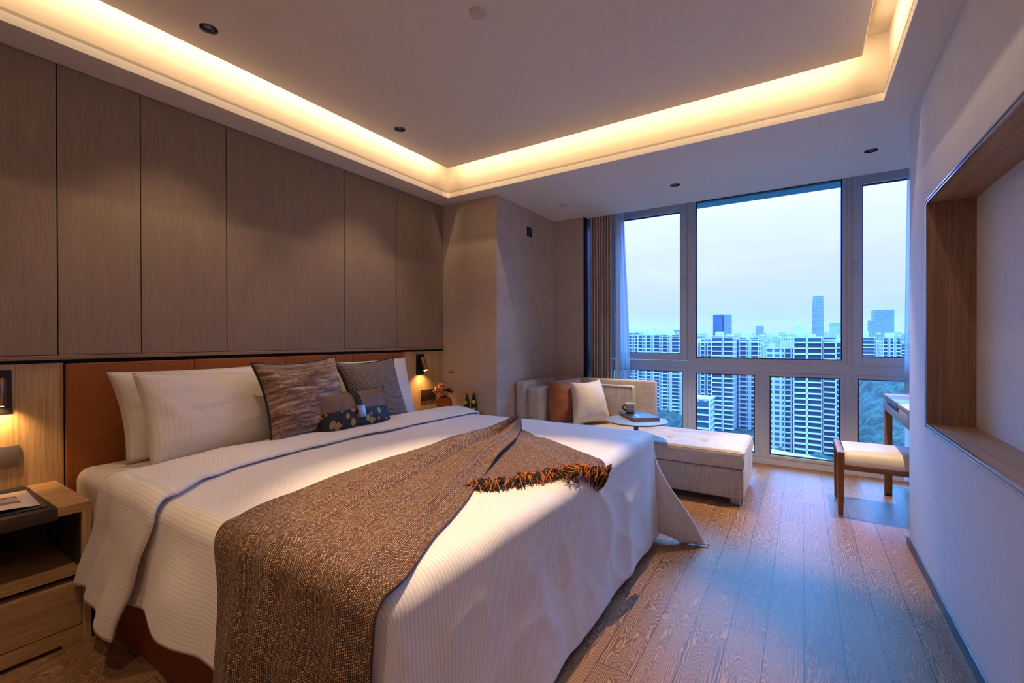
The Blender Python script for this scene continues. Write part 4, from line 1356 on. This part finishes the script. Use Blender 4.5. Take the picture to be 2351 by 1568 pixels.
# ------------------------------------------------------------------ desk
dk = empty('desk', (.80, 3.95, 0), 'pale wooden desk with dark leather inlay partly hidden behind the right wall', 'desk')
dx, dy = .80, 3.95
def dd(x0, x1, y0, y1, z0, z1): return (x0 - dx, x1 - dx, y0 - dy, y1 - dy, z0, z1)
boxo('desktop', dd(.520, 1.10, 3.46, 4.440, .738, .768), M['desk_wood'], dk, bev=.002)
boxo('leather_inlay', dd(.516, 1.00, 3.80, 4.25, .728, .770), simple('mauve_grey_leather', (92, 82, 100), .4), dk, bev=.002)
boxo('apron', dd(.524, 1.09, 3.47, 4.436, .650, .738), M['desk_wood'], dk, bev=.002)
boxo('drawer_slot', dd(.522, .60, 3.80, 4.25, .708, .729), M['gap'], dk)
for (x, y) in ((.526, 4.385), (1.04, 4.385), (1.04, 3.48), (.526, 3.44)):
    if y > 4: 
        lg = boxo('leg', dd(x, x + .045, y, y + .045, .012, .652), M['stool_wood'], dk, bev=.003)
        boxo('foot_cap', dd(x + .001, x + .044, y + .001, y + .044, 0, .030), M['black'], lg)
boxo('end_panel', dd(.76, 1.09, 3.47, 3.50, 0, .652), M['desk_wood'], dk, bev=.002)

# ------------------------------------------------------------------ outside: city at dusk
def facade(name, wall, glassc, bay=3.2, fl=3.0, wf=.62, hf=.55, off=0.0, var=.5):
    m = Mt(name, wall, .75)
    t = m.n('TexCoord'); sp = m.n('SeparateXYZ', {0: t.outputs['Object']})
    u = m.math('DIVIDE', m.math('ADD', m.math('ADD', sp.outputs['X'], sp.outputs['Y']), 5000.0 * bay + off), bay)
    w = m.math('DIVIDE', m.math('ADD', sp.outputs['Z'], 0.0), fl)
    fu, fw = m.math('FRACT', u), m.math('FRACT', w)
    win_ = m.math('MULTIPLY', m.math('MULTIPLY', m.math('GREATER_THAN', fu, (1 - wf) / 2), m.math('LESS_THAN', fu, (1 + wf) / 2)),
                  m.math('MULTIPLY', m.math('GREATER_THAN', fw, .25), m.math('LESS_THAN', fw, .25 + hf)))
    cell = m.n('CombineXYZ', {0: m.math('FLOOR', u), 1: m.math('FLOOR', w), 2: 0.0}).outputs[0]
    r = m.n('TexWhiteNoise', {'Vector': cell}, noise_dimensions='3D').outputs[0]
    g2 = tuple(min(255, c + 70 * var) for c in glassc)
    g = m.mix(r, glassc, g2)
    m.col(m.mix(win_, wall, g))
    return m.m
WHT, GRY = (205, 208, 214), (150, 154, 164)
F = {
    'white': facade('white_apartment_facade', (186, 160, 156), (50, 54, 66), 2.9, 3.0, .58, .52),
    'whiteb': facade('white_gridded_facade', (192, 168, 164), (46, 52, 64), 3.6, 3.0, .7, .6, 1.1),
    'grey': facade('grey_apartment_facade', (130, 116, 118), (40, 46, 60), 3.3, 3.0, .64, .56, .7),
    'dark': facade('dark_office_facade', (40, 62, 86), (18, 40, 64), 3.0, 3.8, .7, .7, 0, .2),
    'glassy': facade('pale_office_facade', (118, 112, 128), (66, 72, 96), 3.0, 4.0, .75, .6, 0, .4),
    'far': facade('far_apartment_facade', (158, 142, 146), (80, 84, 98), 4.0, 3.2, .5, .5, .4, .5),
}
roofm = simple('pale_concrete', (172, 156, 154), .9, gs=.2)
slabm = simple('white_balcony_concrete', (206, 184, 178), .8, gs=.3)
teal = simple('dark_balcony_glass', (32, 56, 70), .3, gs=.5)
GZ = -70.0
def tower(x0, x1, y0, y1, zt, fac, label, bays=(), slab=True, crown=(), proud=1.3, zb=GZ, group=None, step=3.0, name='apartment_tower'):
    cx, cyy = (x0 + x1) / 2, (y0 + y1) / 2
    t = empty(name, (cx, cyy, zb), label, 'building', group)
    H = zt - zb
    b = B(); box(b, x0 - cx, x1 - cx, y0 - cyy, y1 - cyy, 0, H); link('walls', b, F[fac], t)
    b = B(); box(b, x0 - cx - .3, x1 - cx + .3, y0 - cyy - .3, y1 - cyy + .3, H, H + .9)
    for (a, c, h) in crown:
        box(b, x0 - cx + (x1 - x0) * a, x0 - cx + (x1 - x0) * c, -3, 3, H, H + h)
    link('roof_block', b, roofm, t)
    for (a, c) in bays:      # a stack of balconies per bay
        b = B(); xa, xb = x0 - cx + (x1 - x0) * a, x0 - cx + (x1 - x0) * c
        z = 6.0
        yf = y0 - cyy
        while z < H - 1:
            box(b, xa, xb, yf - proud, yf, z - .12, z + .55)
            box(b, xa + .15, xb - .15, yf - .12, yf - .02, z + .55, z + step - .15, mi=1)
            z += step
        if bays: box(b, xa - .12, xa + .25, yf - proud, yf, 5, H); box(b, xb - .25, xb + .12, yf - proud, yf, 5, H)
        link('balcony_stack', b, [slabm, teal], t)
    return t
tower(-141, -126, 420, 440, 7.1, 'white', 'pale apartment block at the far left of the window view', bays=((.1, .4), (.6, .92)), crown=((.2, .4, 4), (.6, .8, 3)))
tower(-124, -103, 400, 424, 4.7, 'whiteb', 'white gridded apartment block with roof frames behind the left window pane', bays=((.05, .25), (.4, .6), (.72, .95)), crown=((.1, .25, 5), (.5, .62, 6), (.8, .9, 4)))
tower(-101, -84, 390, 412, 3.4, 'white', 'white apartment block standing just left of the wide window mullion', bays=((.1, .35), (.55, .9)), crown=((.3, .5, 5),))
tower(-82, -68, 420, 440, 1.0, 'grey', 'grey apartment block hidden partly by the wide window mullion', bays=((.2, .8),))
tower(-66, -52, 340, 358, -1.5, 'grey', 'grey apartment tower below the dark office tower', bays=((.05, .3), (.42, .62), (.74, .97)), crown=((.1, .3, 3),))
tower(-51.5, -37.5, 328, 350, 2.9, 'white', 'apartment tower with long white balconies in the middle of the view', bays=((.04, .50), (.54, .97)), crown=((.1, .45, 3.5), (.6, .9, 2)), proud=1.8)
tower(-37, -24, 345, 362, 0.4, 'whiteb', 'white apartment tower with a dark stepped roof right of the middle balconies', bays=((.08, .40), (.6, .95)), crown=((.15, .5, 5),))
tower(-47.5, -38.5, 242, 256, -29.5, 'whiteb', 'low white building with blue bands in front of the towers', bays=((.02, .98),), step=3.4)
tower(-17.5, -4.5, 300, 318, -4.5, 'whiteb', 'white window-gridded tower at the left of the third lower pane', bays=((.70, .95),), crown=((.1, .3, 3), (.6, .9, 4)))
tower(-4, 9, 288, 308, 1.6, 'white', 'tower with long white balconies filling the centre of the third lower pane', bays=((.02, .46), (.49, .98)), crown=((.08, .38, 7), (.5, .8, 2.5)), proud=2.0)
tower(9.5, 15.5, 300, 318, .2, 'white', 'narrow balconied wing on the right of the central tower', bays=((.05, .95),), proud=2.2)
tower(16, 22, 316, 332, -1.2, 'grey', 'stepped grey wing at the right end of the tower group', bays=((.05, .95),), proud=2.2, crown=((.2, .6, 3),))
tower(45, 56, 520, 538, 2.0, 'white', 'white apartment tower at the left of the right window pane', bays=((.1, .9),), crown=((.3, .6, 6),))
tower(58, 71, 500, 520, 1.5, 'white', 'white apartment tower with vertical bays in the right window pane', bays=((.05, .3), (.4, .6), (.7, .95)), crown=((.25, .7, 5),))
tower(73, 88, 560, 580, -3, 'far', 'pale apartment tower at the right edge of the right window pane', bays=((.1, .9),))
tower(-138, -122, 900, 918, 45.9, 'dark', 'tall dark blue office tower standing over the skyline in the central pane', name='office_tower')
tower(-120.5, -109, 902, 920, 45.5, 'glassy', 'lighter ribbed half of the tall office tower in the central pane', name='office_tower')
tower(51, 77, 1200, 1230, 35.4, 'far', 'broad pale office block just right of the round tower', name='office_block')
tower(-130, -107, 1700, 1720, 45, 'glassy', 'slim hazy block on the skyline right of the dark office tower', name='office_block')
tower(136, 172, 1300, 1340, 66.0, 'glassy', 'broad patterned office tower in the right window pane', name='office_tower', crown=((.02, .35, 3),))
tower(117, 126, 1200, 1215, 40, 'glassy', 'slim tower close on the left of the broad patterned tower', name='office_tower')
tower(-349, -326, 1500, 1520, 31, 'glassy', 'square hazy block on the skyline behind the left window pane', name='office_block')
# tall rounded tower
t = empty('round_skyscraper', (37, 1500, GZ), 'tall rounded skyscraper rising highest on the skyline', 'building')
b = B(); H = 189
lathe(b, [(13.2, 0), (13.4, 60), (13.4, 120), (13.0, 160), (12.4, 178), (12.0, H)], 36, sy=.8)
link('walls', b, F['glassy'], t, smooth=True, angle=40)
b = B(); lathe(b, [(12.1, H), (12.3, H + 1.5), (11.5, H + 2)], 36, sy=.8); link('roof_block', b, roofm, t)
# far skyline, every block its own thing
rg = random.Random(21)
protos = {}
# only the blocks that show between the nearer towers are built
KEEP = set([8, 9, 12, 13, 17, 18, 27, 36, 37, 39, 43, 54, 69, 72, 74, 85, 87, 90, 91, 98, 107, 140, 143, 145, 146, 151, 171, 176, 191, 199, 209, 230, 233, 242, 246, 275, 279, 280, 290, 318, 332, 334, 339, 341, 370, 373, 380, 384, 392, 393, 415, 419, 423, 430, 432, 438, 439, 445, 450, 458, 478, 506])
placed = [(37, 1500, 20, 20), (-118, 1710, 20, 20), (64, 1215, 22, 24), (154, 1320, 28, 30), (121, 1208, 12, 16), (-337, 1510, 20, 20), (-124, 909, 22, 18)]
for k in range(520):
    if KEEP is not None and k not in KEEP: skip = True
    else: skip = False
    D = rg.uniform(620, 2600)
    fx = rg.uniform(-.42, .20)
    x = fx * D
    top = rg.uniform(-40, 5) if D < 1100 else rg.uniform(-16, 24) * D / 1800
    w = rg.uniform(12, 26); d = rg.uniform(10, 18)
    if fx > -.02 and D < 800: continue
    if any(abs(x - a) < w / 2 + c + 1 and abs(D - b_) < d / 2 + e_ + 1 for a, b_, c, e_ in placed): continue
    placed.append((x, D, w / 2, d / 2))
    if skip: continue
    key = k % 6
    if key not in protos:
        t = empty('distant_block', (0, 0, GZ), None, 'building')
        b = B(); H = 70.0; hw_ = .5
        box(b, -10, 10, -8, 8, 0, H); link('walls', b, F[['far', 'white', 'far', 'whiteb', 'grey', 'far'][key]], t)
        b = B(); box(b, -5 + key, 3 + key * .5, -4, 4, H, H + 3); link('roof_block', b, roofm, t)
        protos[key] = t; o = t
    else:
        o = copy_tree(protos[key])
    o.location = (x, D, GZ)
    o.scale = (w / 20, d / 16, (top - GZ) / 70.0)
    pn = 'left' if fx < -.215 else ('wide central' if fx < .065 else 'right')
    fr_ = 'far' if D > 1500 else 'middle distance'
    tag(o, 'small hazy apartment block in the %s skyline seen through the %s window pane' % (fr_, pn), 'building', 'distant skyline blocks')

# ground, trees
bm = B(); box(bm, -3000, 3000, 20, 6000, GZ - 1, GZ)
g = struct('ground', bm, simple('dim_ground', (56, 84, 80), .9, gs=.02))
def canopy_mat():
    m = Mt('tree_leaves', (30, 70, 50), .8)
    v = m.co()
    a = noise_n(m, v, .35, 6, .7); c = noise_n(m, v, .06, 3)
    f = m.math('ADD', m.math('MULTIPLY', a, .7), m.math('MULTIPLY', c, .3))
    m.col(m.ramp(f, [(.36, (8, 16, 12)), (.5, (20, 34, 20)), (.66, (60, 70, 36))]))
    m.bump(a, 1.0, .8)
    return m.m
M['leaves'] = canopy_mat()
nx, ny = 300, 330
P = []
X0, X1, Y0, Y1 = -190, 230, 205, 760
def crown_h(x, y):
    best = 0.0
    cs = 8.5
    ix, iy = math.floor(x / cs), math.floor(y / cs)
    for a in (-1, 0, 1):
        for c in (-1, 0, 1):
            h_ = math.sin((ix + a) * 127.1 + (iy + c) * 311.7) * 43758.5453; h_ -= math.floor(h_)
            g_ = math.sin((ix + a) * 269.5 + (iy + c) * 183.3) * 43758.5453; g_ -= math.floor(g_)
            px, py = (ix + a + .15 + .7 * h_) * cs, (iy + c + .15 + .7 * g_) * cs
            r_ = cs * (.62 + .35 * g_)
            d2 = ((x - px) ** 2 + (y - py) ** 2) / (r_ * r_)
            if d2 < 1: best = max(best, (7 + 6 * h_) * math.sqrt(1 - d2))
    return best
for i in range(nx + 1):
    row = []
    x = X0 + (X1 - X0) * i / nx
    for j in range(ny + 1):
        y = Y0 + (Y1 - Y0) * (j / ny) ** 1.25
        z = GZ + crown_h(x, y) + 1.6 * fbm(x, y, 0, .25, 3)
        if x > 20: z += 32 * smooth01((x - 20) / 25) * smooth01((y - 300) / 170)
        row.append(Vector((x, y, z)))
    P.append(row)
b = B(); grid_mesh(b, P)
o = link('tree_canopy', b, M['leaves'], None, smooth=True)
tag(o, 'mass of green treetops filling the parkland around the towers', 'trees', kind='stuff')
# terrace roof just below the window
t = empty('podium_roof', (0, 60, -16), 'pale flat roof edge seen low through the third lower pane', 'roof')
b = B()
for (x, y) in ((0, 0),):
    vs = [b.verts.new(p) for p in ((-9, 23.3, 0), (9.0, 16, 0), (9.0, 0, 0), (-9, 0, 0), (-9, 23.3, -54), (9.0, 16, -54), (9.0, 0, -54), (-9, 0, -54))]
    for f in ((0, 3, 2, 1), (4, 5, 6, 7), (0, 1, 5, 4), (1, 2, 6, 5), (2, 3, 7, 6), (3, 0, 4, 7)): b.faces.new([vs[i] for i in f])
bmesh.ops.recalc_face_normals(b, faces=b.faces)
link('roof_slab', b, roofm, t)

# evening haze over the city
b = B(); box(b, -2600, 2600, 40, 5200, GZ - .5, 160)
hz = bpy.data.materials.new('evening_haze'); hz.use_nodes = True
t_ = hz.node_tree; t_.nodes.clear()
o_ = t_.nodes.new('ShaderNodeOutputMaterial'); v_ = t_.nodes.new('ShaderNodeVolumeScatter')
v_.inputs['Color'].default_value = (1, .55, .70, 1); v_.inputs['Density'].default_value = 0.00006
t_.links.new(v_.outputs[0], o_.inputs['Volume'])
hzo = link('haze', b, hz)
tag(hzo, 'thin blue evening haze hanging over the distant city', 'haze', kind='stuff')
